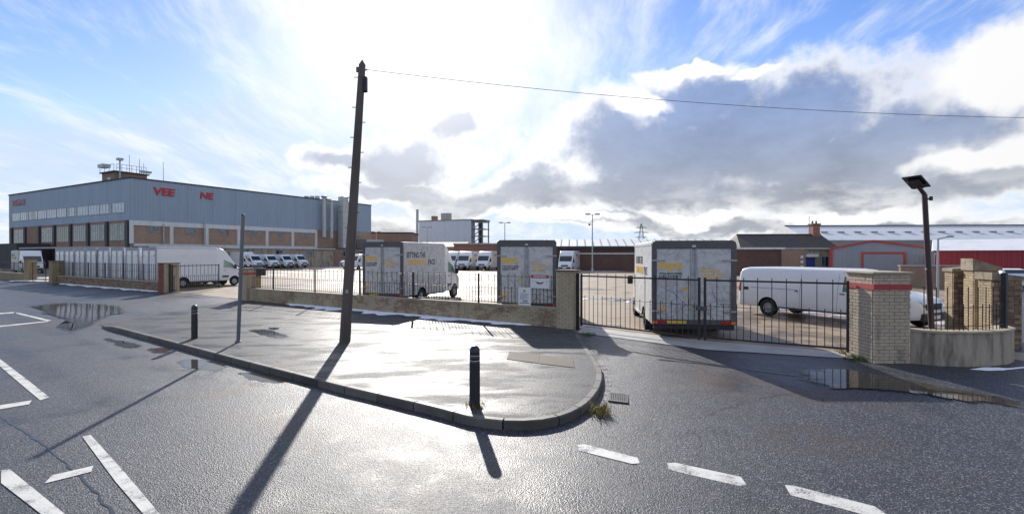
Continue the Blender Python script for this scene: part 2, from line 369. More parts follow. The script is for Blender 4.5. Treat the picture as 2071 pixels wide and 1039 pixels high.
# ------------------------------------------------------------------ mesh helpers
class MB:
    def __init__(s): s.v = []; s.f = []
    def add(s, vs, fs):
        k = len(s.v); s.v += [tuple(p) for p in vs]; s.f += [tuple(i + k for i in f) for f in fs]; return s
    def box(s, c, d, rz=0.0, ax=None):
        """centre, full size; ax: optional 3x3 axes"""
        hx, hy, hz = d[0] / 2, d[1] / 2, d[2] / 2
        M = ax if ax is not None else Matrix.Rotation(rz, 3, 'Z')
        c = Vector(c)
        vs = [c + M @ Vector((x, y, z)) for x in (-hx, hx) for y in (-hy, hy) for z in (-hz, hz)]
        return s.add(vs, [(0, 1, 3, 2), (4, 6, 7, 5), (0, 4, 5, 1), (2, 3, 7, 6), (0, 2, 6, 4), (1, 5, 7, 3)])
    def b2(s, x0, x1, y0, y1, z0, z1): return s.box(((x0 + x1) / 2, (y0 + y1) / 2, (z0 + z1) / 2), (abs(x1 - x0), abs(y1 - y0), abs(z1 - z0)))
    def tube(s, p, q, r0, r1=None, n=10, caps=True):
        p, q = Vector(p), Vector(q); r1 = r0 if r1 is None else r1
        d = (q - p).normalized(); a = d.orthogonal().normalized(); b = d.cross(a); vs = []
        for (c, r) in ((p, r0), (q, r1)):
            for i in range(n):
                t = 2 * math.pi * i / n; vs.append(c + a * (r * math.cos(t)) + b * (r * math.sin(t)))
        fs = [(i, (i + 1) % n, n + (i + 1) % n, n + i) for i in range(n)]
        if caps: fs += [tuple(range(n - 1, -1, -1)), tuple(range(n, 2 * n))]
        return s.add(vs, fs)
    def lathe(s, c, prof, n=16, axis=(0, 0, 1)):
        """prof: (radius, height along axis)"""
        d = Vector(axis).normalized(); a = d.orthogonal().normalized(); b = d.cross(a); c = Vector(c); vs = []
        for (r, h) in prof:
            for i in range(n):
                t = 2 * math.pi * i / n; vs.append(c + d * h + a * (r * math.cos(t)) + b * (r * math.sin(t)))
        k = len(prof)
        fs = [(j * n + i, j * n + (i + 1) % n, (j + 1) * n + (i + 1) % n, (j + 1) * n + i) for j in range(k - 1) for i in range(n)]
        fs += [tuple(range(n - 1, -1, -1)), tuple((k - 1) * n + i for i in range(n))]
        return s.add(vs, fs)
    def prism(s, pts, ext):
        """closed outline (3-D points) pushed along ext"""
        n = len(pts); e = Vector(ext); vs = [Vector(p) for p in pts] + [Vector(p) + e for p in pts]
        return s.add(vs, [tuple(range(n - 1, -1, -1)), tuple(range(n, 2 * n))] + [(i, (i + 1) % n, n + (i + 1) % n, n + i) for i in range(n)])
    def build(s, name, mat, parent=None, smooth=False, bevel=0.0, seg=2, recalc=True):
        me = bpy.data.meshes.new(name); me.from_pydata([tuple(p) for p in s.v], [], s.f)
        if recalc:
            bm = bmesh.new(); bm.from_mesh(me); bmesh.ops.recalc_face_normals(bm, faces=bm.faces); bm.to_mesh(me); bm.free()
        o = bpy.data.objects.new(name, me); COL.objects.link(o)
        me.materials.append(MATS[mat] if isinstance(mat, str) else mat)
        if smooth:
            for p in me.polygons: p.use_smooth = True
            try: me.set_sharp_from_angle(angle=R(35))
            except Exception: pass
        if bevel:
            md = o.modifiers.new('bevel', 'BEVEL'); md.width = bevel; md.segments = seg; md.limit_method = 'ANGLE'; md.angle_limit = R(30)
        o.parent = parent
        return o

def tag(o, label=None, cat=None, group=None, kind=None):
    if label: o['label'] = label
    if cat: o['category'] = cat; o['kind'] = 'thing'
    if group: o['group'] = group
    if kind: o['kind'] = kind
    return o
def empty(name, loc, rz=0.0, label=None, cat=None, group=None):
    o = bpy.data.objects.new(name, None); COL.objects.link(o); o.location = loc; o.rotation_euler = (0, 0, rz); o.empty_display_size = .2
    return tag(o, label, cat, group)
def copy_tree(o, parent=None):
    c = o.copy(); COL.objects.link(c); c.parent = parent
    for ch in list(o.children): copy_tree(ch, c)
    return c
def head(ax, ay): return math.atan2(-ax, ay)       # rotation that turns local +Y to (ax, ay)

_fonts = {}
def text(s, w, h, loc, rot, mat, parent, name='lettering', bold=0.02, shear=0.0, depth=.004):
    """lettering as flat mesh fitted to width w and height h, lower left corner at loc"""
    cu = bpy.data.curves.new('t', 'FONT'); cu.body = s; cu.offset = bold; cu.shear = shear; cu.extrude = depth; cu.resolution_u = 3; cu.space_line = .86
    ob = bpy.data.objects.new('t', cu); COL.objects.link(ob)
    bpy.context.view_layer.update()
    me = bpy.data.meshes.new_from_object(ob.evaluated_get(bpy.context.evaluated_depsgraph_get()))
    bpy.data.objects.remove(ob, do_unlink=True); bpy.data.curves.remove(cu)
    co = np.empty(len(me.vertices) * 3); me.vertices.foreach_get('co', co); co = co.reshape(-1, 3)
    lo, hi = co.min(0), co.max(0)
    co[:, 0] = (co[:, 0] - lo[0]) / (hi[0] - lo[0]) * w
    co[:, 1] = (co[:, 1] - lo[1]) / (hi[1] - lo[1]) * h
    me.vertices.foreach_set('co', co.ravel()); me.update()
    me.materials.clear(); me.materials.append(MATS[mat]); me.name = name
    o = bpy.data.objects.new(name, me); COL.objects.link(o); o.location = loc; o.rotation_euler = rot; o.parent = parent
    return o

# ------------------------------------------------------------------ ground levels
def at(px, py, h=0.0):
    """point on the level h seen at picture position px, py of the 2071 px photograph"""
    y = (CAMZ - h) * F / (py - HZ); return Vector(((px - CX) / F * y, y, h))
def ray(px, y): return (px - CX) / F * y
def sdist(x, y): return .6 * (x + 14.64) + .8 * (y - 18.26)
def ss(t): t = min(max(t, 0), 1); return t * t * (3 - 2 * t)
YARD = 0.204
def g(x, y): return .2 * ss(sdist(x, y) / 7.5)
def pav(x, y):
    base = .135 + .075 * min(max(sdist(x, y) / 7.5, 0), 1)
    along = (x + 14.64) * .8 - (y - 18.26) * .6          # metres from the dropped end of the kerb
    k = ss((along + .6) / 2.0)
    return g(x, y) + .012 + (base - g(x, y) - .012) * k
def sheet(name, mat, pts, zf, cell=.6, dz=0.0, kind='structure', parent=None):
    """polygon laid as a gridded sheet over a height function"""
    bm = bmesh.new(); vs = [bm.verts.new((p[0], p[1], 0)) for p in pts]; bm.faces.new(vs)
    xs = [p[0] for p in pts]; ys = [p[1] for p in pts]
    for axis, lo, hi in ((0, min(xs), max(xs)), (1, min(ys), max(ys))):
        k = int((hi - lo) / cell)
        for i in range(1, k + 1):
            co = [0, 0, 0]; co[axis] = lo + i * (hi - lo) / (k + 1); no = [0, 0, 0]; no[axis] = 1
            bmesh.ops.bisect_plane(bm, geom=bm.verts[:] + bm.edges[:] + bm.faces[:], plane_co=co, plane_no=no)
    for v in bm.verts: v.co.z = zf(v.co.x, v.co.y) + dz
    bmesh.ops.recalc_face_normals(bm, faces=bm.faces)
    me = bpy.data.meshes.new(name); bm.to_mesh(me); bm.free()
    if me.polygons and me.polygons[0].normal.z < 0: me.flip_normals()
    for p in me.polygons: p.use_smooth = True
    o = bpy.data.objects.new(name, me); COL.objects.link(o); me.materials.append(MATS[mat]); o.parent = parent
    if kind: o['kind'] = kind
    return o

tag(MB().add([(-3000, -3000, -.3), (3000, -3000, -.3), (3000, 3000, -.3), (-3000, 3000, -.3)], [(0, 1, 2, 3)]).build('ground', 'land'), kind='structure')
sheet('road', 'asphalt', [(-110, -25), (70, -25), (70, 60), (-110, 95)], g, 1.6)
# the yard behind the wall
A_ = Vector((-14.0, 27.05)); B_ = Vector((-22.06, 32.9)); C_ = Vector((-38.9, 43.7)); P1 = Vector((1.83, 16.75)); D_ = C_ + Vector((-5.6, 3.6))
sheet('yard', 'yard', [(-75, 68), (D_.x, D_.y + .2), (C_.x, C_.y + .1), (B_.x, B_.y + .15), (A_.x, A_.y + .15), (P1.x, P1.y + .1), (2.35, 16.5), (5.0, 13.75), (8.0, 12.15),
       (11.8, 12.0), (13.2, 13.6), (30, 34), (60, 60), (90, 170), (-40, 190), (-130, 130)], lambda x, y: YARD, 12)
# concrete threshold below the gates
sheet('threshold', 'concrete', [(2.0, 15.75), (4.9, 12.9), (7.9, 11.75), (8.0, 12.6), (5.4, 14.2), (2.4, 17.0)], lambda x, y: YARD + .008, 1)

# raised pavement with separate kerb stones
KP = [(205, 655), (300, 679.5), (390, 703), (500, 732), (600, 757.5), (700, 783), (800, 806), (870, 822), (948, 843), (1000, 850.5), (1047, 853), (1095, 850.5), (1136, 843), (1165, 832), (1186, 819), (1200, 806), (1213, 788), (1219, 770), (1218, 752), (1210, 737), (1200, 723), (1186, 704), (1173, 684), (1166, 671)]
kerb_path = [at(px, py, .135).xy for px, py in KP]
# even spacing
def resample(pts, step):
    out = [pts[0].copy()]; acc = 0
    for a, b in zip(pts, pts[1:]):
        L = (b - a).length; t = step - acc
        while t < L: out.append(a + (b - a) * (t / L)); t += step
        acc = L - (t - step)
    out.append(pts[-1].copy()); return out
kp = resample(kerb_path, .30)
def offset(path, d):
    out = []
    for i, p in enumerate(path):
        a = path[max(i - 1, 0)]; b = path[min(i + 1, len(path) - 1)]; t = (b - a).normalized()
        out.append(p + Vector((-t.y, t.x)) * d)
    return out
kin = offset(kp, .125)
wall_dir = (P1 - A_).normalized(); wall_n = Vector((-wall_dir.y, wall_dir.x))
pv = [tuple(p) for p in kin] + [(2.05, 16.75), tuple(P1 + wall_n * .05), tuple(A_ + wall_n * .05), (-14.4, 26.9), (-15.4, 19.0)]
pavement = sheet('pavement', 'pave', pv, pav, .7)
i = 0
lens = [3] * 100
k = 0
while i < len(kp) - 1:
    j = min(i + (3 if i < 62 else 2), len(kp) - 1)
    seg = kp[i:j + 1]; segi = kin[i:j + 1]
    mb = MB(); n = len(seg); vs = []
    gap = .012
    d0 = (seg[1] - seg[0]).normalized() * gap; d1 = (seg[-1] - seg[-2]).normalized() * gap
    for q in range(n):
        o_, i_ = seg[q], segi[q]
        if q == 0: o_ = o_ + d0; i_ = i_ + d0
        if q == n - 1: o_ = o_ - d1; i_ = i_ - d1
        top = pav(i_.x, i_.y) + .006; zb = g(o_.x, o_.y) - .1
        e = (i_ - o_).normalized()
        vs += [(o_.x, o_.y, zb), (o_.x, o_.y, top - .02), (o_.x + e.x * .02, o_.y + e.y * .02, top), (i_.x, i_.y, top), (i_.x, i_.y, zb)]
    fs = []
    for q in range(n - 1):
        for r in range(5): fs.append((q * 5 + r, q * 5 + (r + 1) % 5, q * 5 + 5 + (r + 1) % 5, q * 5 + 5 + r))
    fs += [(4, 3, 2, 1, 0), tuple((n - 1) * 5 + r for r in range(5))]
    mb.add(vs, fs).build('kerb_stone', 'kerb_stone', pavement)
    i = j
# covers let into the pavement
def pcover(pts, name, label, mat):
    c = [at(px, py, .165) for px, py in pts]
    m = MB().prism([(p.x, p.y, pav(p.x, p.y) + .012) for p in c], (0, 0, -.05)); o = m.build(name, mat, None, bevel=.004)
    return o
o1 = pcover([(1025, 727), (1030.5, 712), (1093, 719.2), (1090, 735.5)], 'chamber_cover', '', 'slab')
tag(o1, 'tan concrete chamber cover farther from the kerb corner', 'cover', 'covers in the pavement')
o2 = pcover([(1091.5, 736), (1094.5, 719.6), (1159, 727), (1162, 744.5)], 'chamber_cover', '', 'slab')
tag(o2, 'tan concrete chamber cover nearer the curved kerb', 'cover', 'covers in the pavement')
dr = empty('drain_grate', at(1250, 811, .03), 0, 'rusty iron drain grate in the road beside the kerb', 'drain')
dc = [at(1232, 800.5), at(1270, 805), at(1267.5, 822.5), at(1230, 818)]
e1 = (dc[1] - dc[0]); e2 = (dc[3] - dc[0]); org = at(1250, 811, .03)
fr = MB()
def dpt(a, b, z): p = dc[0] + e1 * a + e2 * b - org; return (p.x, p.y, g(dc[0].x, dc[0].y) + z - org.z)
for (a0, a1, b0, b1) in ((0, 1, 0, .09), (0, 1, .91, 1), (0, .07, .09, .91), (.93, 1, .09, .91)):
    fr.prism([dpt(a0, b0, .016), dpt(a1, b0, .016), dpt(a1, b1, .016), dpt(a0, b1, .016)], (0, 0, -.05))
fr.build('frame', 'iron', dr)
for q in range(9):
    a0 = .09 + q * .094
    MB().prism([dpt(a0, .09, .014), dpt(a0 + .05, .09, .014), dpt(a0 + .05, .91, .014), dpt(a0, .91, .014)], (0, 0, -.03)).build('bar', 'iron', dr)

# road markings
def mark(name, pts, label):
    m = MB(); vs = [at(px, py) for px, py in pts]
    o = sheet(name, 'white_line', [(p.x, p.y) for p in vs], g, .35, .008, kind=None)
    return tag(o, label, 'road marking', 'painted road markings')
mark('road_line', [(165, 884), (182, 880), (252, 958), (326, 1046), (296, 1050), (232, 975)], 'long white bar of the right turn hatching, bottom left of the road')
mark('road_line', [(0, 952), (18, 950), (138, 1048), (90, 1048), (0, 978)], 'thick white bar in the bottom left corner')
mark('road_line', [(88, 979), (104, 962), (187, 943), (183, 955)], 'short slanted white dash between the two thick bars')
mark('road_line', [(-60, 690), (0, 727), (50, 765), (99, 804), (80, 810), (35, 772), (0, 742), (-60, 702)], 'curved white line at the left edge of the road')
mark('road_line', [(-60, 829), (63, 810), (58, 818), (-60, 838)], 'thin white dash below the curved line at left')
mark('road_line', [(-60, 636.5), (30, 631), (34, 633), (-60, 639)], 'far thin edge of the painted box at the left side')
mark('road_line', [(30, 631), (105, 648.5), (98, 650.5), (27, 632.8)], 'right edge of the painted box at the left side')
mark('road_line', [(105, 648.5), (98, 650.7), (-60, 668), (-60, 664.5)], 'near edge of the painted box at the left side')
mark('road_line', [(1168, 901), (1182, 899), (1290, 927), (1294, 938), (1278, 939), (1170, 912)], 'give way dash nearest the curved kerb')
mark('road_line', [(1350, 938), (1366, 937), (1499, 966), (1511, 982), (1495, 984), (1352, 951)], 'middle give way dash of three across the side entrance')
mark('road_line', [(1588, 983), (1606, 984), (1770, 1026), (1800, 1046), (1762, 1046), (1600, 1003)], 'give way dash at the bottom right of the picture')

# tar seams and the gully line across the entrance
def seam(pts, wid, label):
    path = resample([at(px, py).xy for px, py in pts], .15); l = []; r = []
    for i, p in enumerate(path):
        a = path[max(i - 1, 0)]; b = path[min(i + 1, len(path) - 1)]; t = (b - a).normalized(); nn = Vector((-t.y, t.x)); w_ = wid * random.uniform(.5, 1.3)
        p = p + nn * random.uniform(-.015, .015); l.append(p + nn * w_ / 2); r.append(p - nn * w_ / 2)
    m = MB(); n = len(path)
    m.v = [(p.x, p.y, g(p.x, p.y) + .004) for p in l + r]; m.f = [(n + i, n + i + 1, i + 1, i) for i in range(n - 1)]
    return tag(m.build('tar_seam', 'tar_seam', recalc=False), label, 'road seam', 'tar seams in the road')
seam([(1330, 741), (1420, 752), (1560, 770), (1740, 796), (1900, 812), (2071, 838)], .07, 'dark gully line across the mouth of the gated entrance')
seam([(-20, 832), (40, 868), (95, 905), (140, 945), (190, 992), (230, 1045)], .03, 'thin cracked tar seam through the hatching at lower left')
seam([(1180, 672), (1250, 680), (1330, 690), (1400, 700)], .05, 'dark joint at the foot of the double gate')
# puddles: thin sheets of standing water
def puddle(pts, label, h=0.0, dz=.004, sub=3):
    base = [at(px, py, h).xy for px, py in pts]
    # smooth the outline (Catmull-Rom) and roughen it
    out = []; n = len(base)
    for i in range(n):
        p0, p1, p2, p3 = base[i - 1], base[i], base[(i + 1) % n], base[(i + 2) % n]
        for q in range(sub * 2):
            t = q / (sub * 2)
            v = .5 * ((2 * p1) + (p2 - p0) * t + (2 * p0 - 5 * p1 + 4 * p2 - p3) * t * t + (3 * p1 - p0 - 3 * p2 + p3) * t ** 3)
            L = (p2 - p1).length * .05
            out.append(v + Vector((random.uniform(-L, L), random.uniform(-L, L))))
    f = (lambda x, y: g(x, y)) if h < .1 else (lambda x, y: pav(x, y))
    c = Vector((sum(p.x for p in out) / len(out), sum(p.y for p in out) / len(out))); N = len(out); mb = MB(); dep = []
    for k, (sc, dv) in enumerate(((1.0, 0.0), (.8, .45), (.5, 1.0))):
        for p in out:
            q = c + (p - c) * sc; mb.v.append((q.x, q.y, f(q.x, q.y) + dz)); dep.append(dv)
    mb.v.append((c.x, c.y, f(c.x, c.y) + dz)); dep.append(1.0)
    for k in range(2): mb.f += [(k * N + i, k * N + (i + 1) % N, (k + 1) * N + (i + 1) % N, (k + 1) * N + i) for i in range(N)]
    mb.f += [(2 * N + i, 2 * N + (i + 1) % N, 3 * N) for i in range(N)]
    o = mb.build('puddle', 'puddle_water', recalc=False)
    if o.data.polygons[0].normal.z < 0: o.data.flip_normals()
    at_ = o.data.attributes.new('depth', 'FLOAT', 'POINT'); at_.data.foreach_set('value', dep)
    return tag(o, label, 'puddle', 'puddles of rain and melt water')
puddle([(60, 617), (130, 612), (215, 616), (270, 631), (230, 640), (205, 650), (170, 668), (140, 675), (110, 664), (150, 652), (100, 640), (75, 628)], 'big puddle at the left entrance mirroring white vans', dz=.03)
puddle([(352, 730), (385, 724), (430, 730), (470, 742), (440, 752), (400, 748), (365, 742)], 'puddle in the gutter below the left bollard')
puddle([(480, 752), (540, 757), (600, 768), (570, 776), (510, 770)], 'thin puddle in the gutter left of the telegraph pole')
puddle([(210, 682), (250, 690), (290, 698), (270, 706), (235, 700)], 'small muddy puddle where the kerb drops')
puddle([(300, 704), (345, 703), (340, 714), (305, 714)], 'small rusty puddle by the kerb')
puddle([(1600, 768), (1680, 762), (1760, 774), (1900, 800), (2040, 826), (2120, 850), (1980, 838), (1860, 818), (1740, 806), (1650, 800)], 'long puddle in front of the right gate pillar', dz=.02)
puddle([(500, 667), (535, 664), (566, 672), (590, 680), (560, 684), (520, 675)], 'small puddle on the pavement by the steel post', h=.17)
puddle([(540, 661), (566, 662), (560, 666), (545, 665)], 'tiny puddle on the pavement behind the steel post', h=.18)

# ------------------------------------------------------------------ brick walls and pillars
_bm = MB().box((0, 0, 0), (1, 1, 1)); _bo = _bm.build('brick', 'brick_main'); BRICKS = {}
def brick_mesh(mat):
    if mat not in BRICKS:
        me = _bo.data.copy(); me.materials.clear(); me.materials.append(MATS[mat]); me.name = 'brick'; BRICKS[mat] = me
    return BRICKS[mat]
def brick_spec(p0, u, L, z0, z1, nrm, depth=.05, pw=.225, ph=.075):
    """bricks of one wall face: list of (centre, length, axis angle); p0 = lower corner on the face plane, u along, nrm out"""
    out = []; nrow = max(1, round((z1 - z0) / ph)); ph = (z1 - z0) / nrow
    for r in range(nrow):
        s = -(pw / 2 if r % 2 else 0)
        while s < L - .01:
            a = max(s, 0); b = min(s + pw, L); s += pw
            if b - a < .03: continue
            c = p0 + u * ((a + b) / 2) - nrm * (depth / 2 - random.uniform(.002, .007))
            out.append((Vector((c.x, c.y, z0 + (r + .5) * ph)), b - a - .011, depth, ph - .011))
    return out
def lay(parent, spec, u, mat, base, limit=None, near=None):
    """the nearest `limit` bricks as objects, the rest joined"""
    rz = math.atan2(u.y, u.x); spec = sorted(spec, key=lambda q: (q[0] - Vector((0, 0, CAMZ))).length)
    limit = len(spec) if limit is None else limit
    for (c, l, d, h) in spec[:limit]:
        o = bpy.data.objects.new('brick', brick_mesh(mat)); COL.objects.link(o); o.parent = parent
        o.location = c - base; o.scale = (l, d, h); o.rotation_euler = (random.uniform(-.01, .01), 0, rz)
    if spec[limit:]:
        m = MB()
        for (c, l, d, h) in spec[limit:]: m.box(c - base, (l, d, h), rz)
        tag(m.build('brickwork', mat, parent), kind='stuff')
def brick_pillar(c, u, w, d, z0, z1, mat, mortar, label, faces='fr', fmat=None, band=None, cap='coping', limit=None, group='gate pillars', capn=.05):
    """square brick pillar: core, bricks on the faces in view, coping, optional painted band"""
    u = u.normalized(); n = Vector((-u.y, u.x)); base = Vector((c.x, c.y, z0))
    e = empty('gate_pillar', base, 0, label, 'pillar', group)
    rz = math.atan2(u.y, u.x)
    MB().box((0, 0, (z1 - z0) / 2), (w - .03, d - .03, z1 - z0), rz).build('core', mortar, e)
    spec = []
    if 'f' in faces: spec.append((brick_spec(Vector(c) - u * w / 2 - n * d / 2, u, w, z0, z1, -n), u))
    if 'r' in faces: spec.append((brick_spec(Vector(c) + u * w / 2 - n * (d / 2 - .05), n, d - .05, z0, z1, u), n))
    if 'l' in faces: spec.append((brick_spec(Vector(c) - u * w / 2 - n * (d / 2 - .05), n, d - .05, z0, z1, -u), n))
    for k_, (sp, ax) in enumerate(spec): lay(e, sp, ax, (fmat or mat) if k_ == 0 else mat, base, limit)
    if cap: MB().box((0, 0, z1 - z0 + capn / 2 + .002), (w + .09, d + .09, capn), rz).build('coping', cap, e, bevel=.008)
    if band:
        b0, b1 = band
        MB().box((0, 0, (b0 + b1) / 2 - z0), (w + .034, d + .034, b1 - b0), rz).build('painted_band', 'red_band', e)
    return e
ux = Vector((1, 0))
wz0 = .12
pP1 = brick_pillar(P1, wall_dir, .62, .45, wz0, 2.06, 'brick_cream', 'mortar_cream', 'buff brick pillar between the low wall and the double gate', 'fr')
pA = brick_pillar(A_, wall_dir, .74, .5, wz0, 1.84, 'brick_cream', 'mortar_cream', 'pillar with a red band beside the open left entrance', 'fr', band=(1.56, 1.66), limit=0)
pB = brick_pillar(B_, wall_dir, .70, .95, wz0, 2.04, 'brick_cream', 'mortar_cream', 'brick pillar with an open gate leaf, in front of the white box vans', 'frl', limit=0, fmat='brick_red')
pC = brick_pillar(C_, wall_dir, .8, .8, wz0, 2.04, 'brick_buff', 'mortar_cream', 'brick pillar at the far end of the low wall before the white box vans', 'frl', limit=0)
pD = brick_pillar(D_, wall_dir, .9, .7, wz0, 2.1, 'brick_buff', 'mortar_cream', 'leftmost brick pillar, right beside a narrow iron gate', 'frl', limit=0)
pR = brick_pillar(Vector((8.39, 11.75)), Vector((1, -.02)), .80, .95, .05, 2.17, 'brick_cream2', 'mortar_cream', 'wide cream pillar with a red band right of the double gate', 'fl', band=(1.83, 1.95), cap='coping_buff')
# the iron ghost line of the second brick pier on the gate side
def low_wall(a, b, z0, z1, th, mat, mortar, label, limit, cap='coping_buff'):
    u = (b - a).normalized(); n = Vector((-u.y, u.x)); L = (b - a).length; base = Vector((a.x, a.y, z0))
    e = empty('low_wall', base, 0, label, 'wall', 'low front walls')
    mid = u * (L / 2); rz = math.atan2(u.y, u.x)
    MB().box((mid.x, mid.y, (z1 - z0) / 2), (L - .01, th - .03, z1 - z0), rz).build('core', mortar, e)
    lay(e, brick_spec(a - n * th / 2, u, L, z0, z1, -n), u, mat, base, limit)
    m = MB(); k = max(1, int(L / .225)); s = L / k
    for q in range(k):     # brick on edge along the top
        c = u * ((q + .5) * s); m.box((c.x, c.y, z1 - z0 + .028), (s - .012, th + .012, .05), rz)
    tag(m.build('coping', cap, e), kind='stuff')
    return e
w_main = low_wall(A_ + wall_dir * .40, P1 - wall_dir * .34, wz0, .80, .24, 'brick_main', 'mortar', 'long low brick wall between the left entrance and the double gate', 300)
dBC = (B_ - C_).normalized()
w_left = low_wall(C_ + dBC * .45, B_ - dBC * .40, wz0, .80, .24, 'brick_bare', 'mortar', 'low brick wall in front of the row of white box vans', 0)
dDx = (C_ - D_).normalized()
w_far = low_wall(D_ - dDx * 9, D_ - dDx * .5, wz0, .80, .24, 'brick_buff', 'mortar', 'low wall running out of the picture at the far left', 0)

# ------------------------------------------------------------------ railings
def bar_mesh(h, r=.011, n=6, tip=True):
    m = MB(); m.tube((0, 0, 0), (0, 0, h), r, r, n)
    return m
_bars = {}
def bar(parent, loc, h, mat='black_paint', r=.011, name='bar'):
    k = (round(h, 3), mat, r)
    if k not in _bars:
        prof = [(r, 0), (r, h - .05), (r * 1.5, h - .045), (r * .2, h)]
        o = MB().lathe((0, 0, 0), prof, 6).build(name, mat); _bars[k] = o.data; o.name = name
        o.parent = parent; o.location = loc; return o
    o = bpy.data.objects.new(name, _bars[k]); COL.objects.link(o); o.parent = parent; o.location = loc
    return o
def railing(a, b, z0, ztop, label, step=.29, posts=None, frame=False, name='railing', cat='railing', dog=True, group='black iron railings', rr=.011, mid=.55, thick=.05):
    """rails, tall bars, short bars between them, posts; frame=True makes it a gate leaf"""
    u = (b - a).normalized(); L = (b - a).length; base = Vector((a.x, a.y, z0)); rz = math.atan2(u.y, u.x); H = ztop - z0
    e = empty(name, base, 0, label, cat, group)
    def rail(z, t, nm='rail', w=None):
        MB().box((u.x * L / 2, u.y * L / 2, z), (L, w or .012, t), rz).build(nm, 'black_paint', e)
    if frame:
        rail(H - .10, .045, w=.04); rail(.03, .045, w=.04); rail(.03 + (H - .13) * mid, .012)
        for s in (.025, L - .025): MB().box((u.x * s, u.y * s, (H - .08) / 2), (thick, thick, H - .08 + .1), rz).build('stile', 'black_paint', e)
    else:
        rail(H - .09, .014); rail(.06, .03); rail(.06 + (H - .15) * mid, .012)
    k = int(L / step)
    for q in range(1, k + 1):
        s = q * L / (k + 1); bar(e, (u.x * s, u.y * s, .03), H - .03, r=rr)
    if dog:
        for q in range(k + 1):
            s = (q + .5) * L / (k + 1); bar(e, (u.x * s, u.y * s, .03), (H - .1) * mid + .07, r=rr, name='short_bar')
    for s in (posts or []):
        MB().box((u.x * s, u.y * s, H / 2), (.055, .055, H), rz).build('post', 'black_paint', e, bevel=.006)
    return e
ra = A_ + wall_dir * .40; rb = P1 - wall_dir * .33
def wall_s(px):          # distance along the main wall at picture column px
    t = (px - CX) / F; return (t * ra.y - ra.x) / (wall_dir.x - t * wall_dir.y)
railing(ra, rb, .85, 1.93, 'long black railing on the low brick wall in front of the liveried vans', posts=[wall_s(p) for p in (553, 637, 728, 836, 968)])
railing(C_ + dBC * .45, B_ - dBC * .4, .85, 2.0, 'black railing on the wall in front of the white box vans', posts=[3.2, 6.4, 9.6, 12.8, 16.0], dog=False, rr=.012)
railing(D_ - dDx * 9, D_ - dDx * .5, .85, 1.9, 'black railing at the far left edge', posts=[4.2, 6.8], dog=False, rr=.012)
gl = Vector((2.22, 16.52)); gm = Vector((ray(1416, 13.75), 13.75)); gr = Vector((7.92, 12.02))
gm1 = Vector((ray(1424, 13.70), 13.70))
GZ = .36
railing(gl, gm, GZ, 2.02, 'left leaf of the closed double gate', .36, frame=True, name='gate_leaf', cat='gate', group='black iron gate leaves', thick=.055, rr=.010)
railing(gm1, gr, GZ, 2.02, 'right leaf of the closed double gate before the white panel van', .36, frame=True, name='gate_leaf', cat='gate', group='black iron gate leaves', thick=.06, rr=.010)
lk = Vector((gm.x + .02, gm.y - .04))
lb = empty('gate_lock', (lk.x, lk.y, .9), 0, 'rusty steel lock box where the two gate leaves meet', 'lock')
MB().box((0, 0, .26), (.30, .035, .12), math.atan2(-.6, .8)).build('case', 'iron', lb, bevel=.01)
MB().tube((.02, -.02, .2), (.02, -.02, .06), .035, .03, 8).build('padlock', 'hinge', lb)
hB = B_ + wall_dir * .42; hE = Vector((ray(443, 36.0), 36.0))
gB = railing(hB, hE, .30, 1.98, 'open black gate leaf in front of the nearest white box van', .30, frame=True, name='gate_leaf', cat='gate', group='black iron gate leaves', dog=True, rr=.012)
dcd = (C_ - D_); railing(D_ + dDx * .55, C_ - dDx * 2.6, .3, 1.95, 'narrow iron gate leaf between the two leftmost pillars', .35, frame=True, name='gate_leaf', cat='gate', group='black iron gate leaves', dog=False)
for (P, s, lab) in ((B_, .42, 'black steel gate post beside the open leaf'), (P1, .36, 'black steel gate post beside the buff brick pillar')):
    p = P + wall_dir * s - wall_n * .12 if P is B_ else P + wall_dir * s
    tag(MB().box((p.x, p.y, 1.06), (.09, .09, 1.9), math.atan2(wall_dir.y, wall_dir.x)).build('gate_post', 'black_paint', bevel=.01), lab, 'post', 'steel gate posts')

# curved rendered wall at right, its railing and piers behind
cw = [Vector(p) for p in ((8.82, 11.32), (9.2, 11.05), (9.7, 10.95), (10.3, 11.02), (10.9, 11.22), (11.35, 11.55), (11.55, 11.95))]
cwr = resample(cw, .12); cwi = offset(cwr, .26)
cwall = empty('curved_wall', (cw[0].x, cw[0].y, 0), 0, 'low curved cream rendered wall right of the wide pillar', 'wall')
m = MB(); vs = []; b0 = cw[0]
for o_, i_ in zip(cwr, cwi):
    for (p, z) in ((o_, -.1), (o_, .91), (i_, .91), (i_, -.1)): vs.append((p.x - b0.x, p.y - b0.y, z))
n = len(cwr); m.add(vs, [(q * 4 + r, q * 4 + (r + 1) % 4, q * 4 + 4 + (r + 1) % 4, q * 4 + 4 + r) for q in range(n - 1) for r in range(4)] + [(3, 2, 1, 0), tuple((n - 1) * 4 + r for r in range(4))])
m.build('wall_body', 'cream_render', cwall, smooth=True)
m = MB(); vs = []; co_ = offset(cwr, -.025); ci_ = offset(cwr, .285)
for o_, i_ in zip(co_, ci_):
    for (p, z) in ((o_, .912), (o_, .955), (i_, .955), (i_, .912)): vs.append((p.x - b0.x, p.y - b0.y, z))
m.add(vs, [(q * 4 + r, q * 4 + (r + 1) % 4, q * 4 + 4 + (r + 1) % 4, q * 4 + 4 + r) for q in range(n - 1) for r in range(4)] + [(3, 2, 1, 0), tuple((n - 1) * 4 + r for r in range(4))])
m.build('coping', 'coping_buff', cwall, smooth=True)
crail = empty('railing', (cw[0].x, cw[0].y, .955), 0, 'thin black railing on the curved rendered wall', 'railing', 'black iron railings')
mid = offset(cwr, .13)
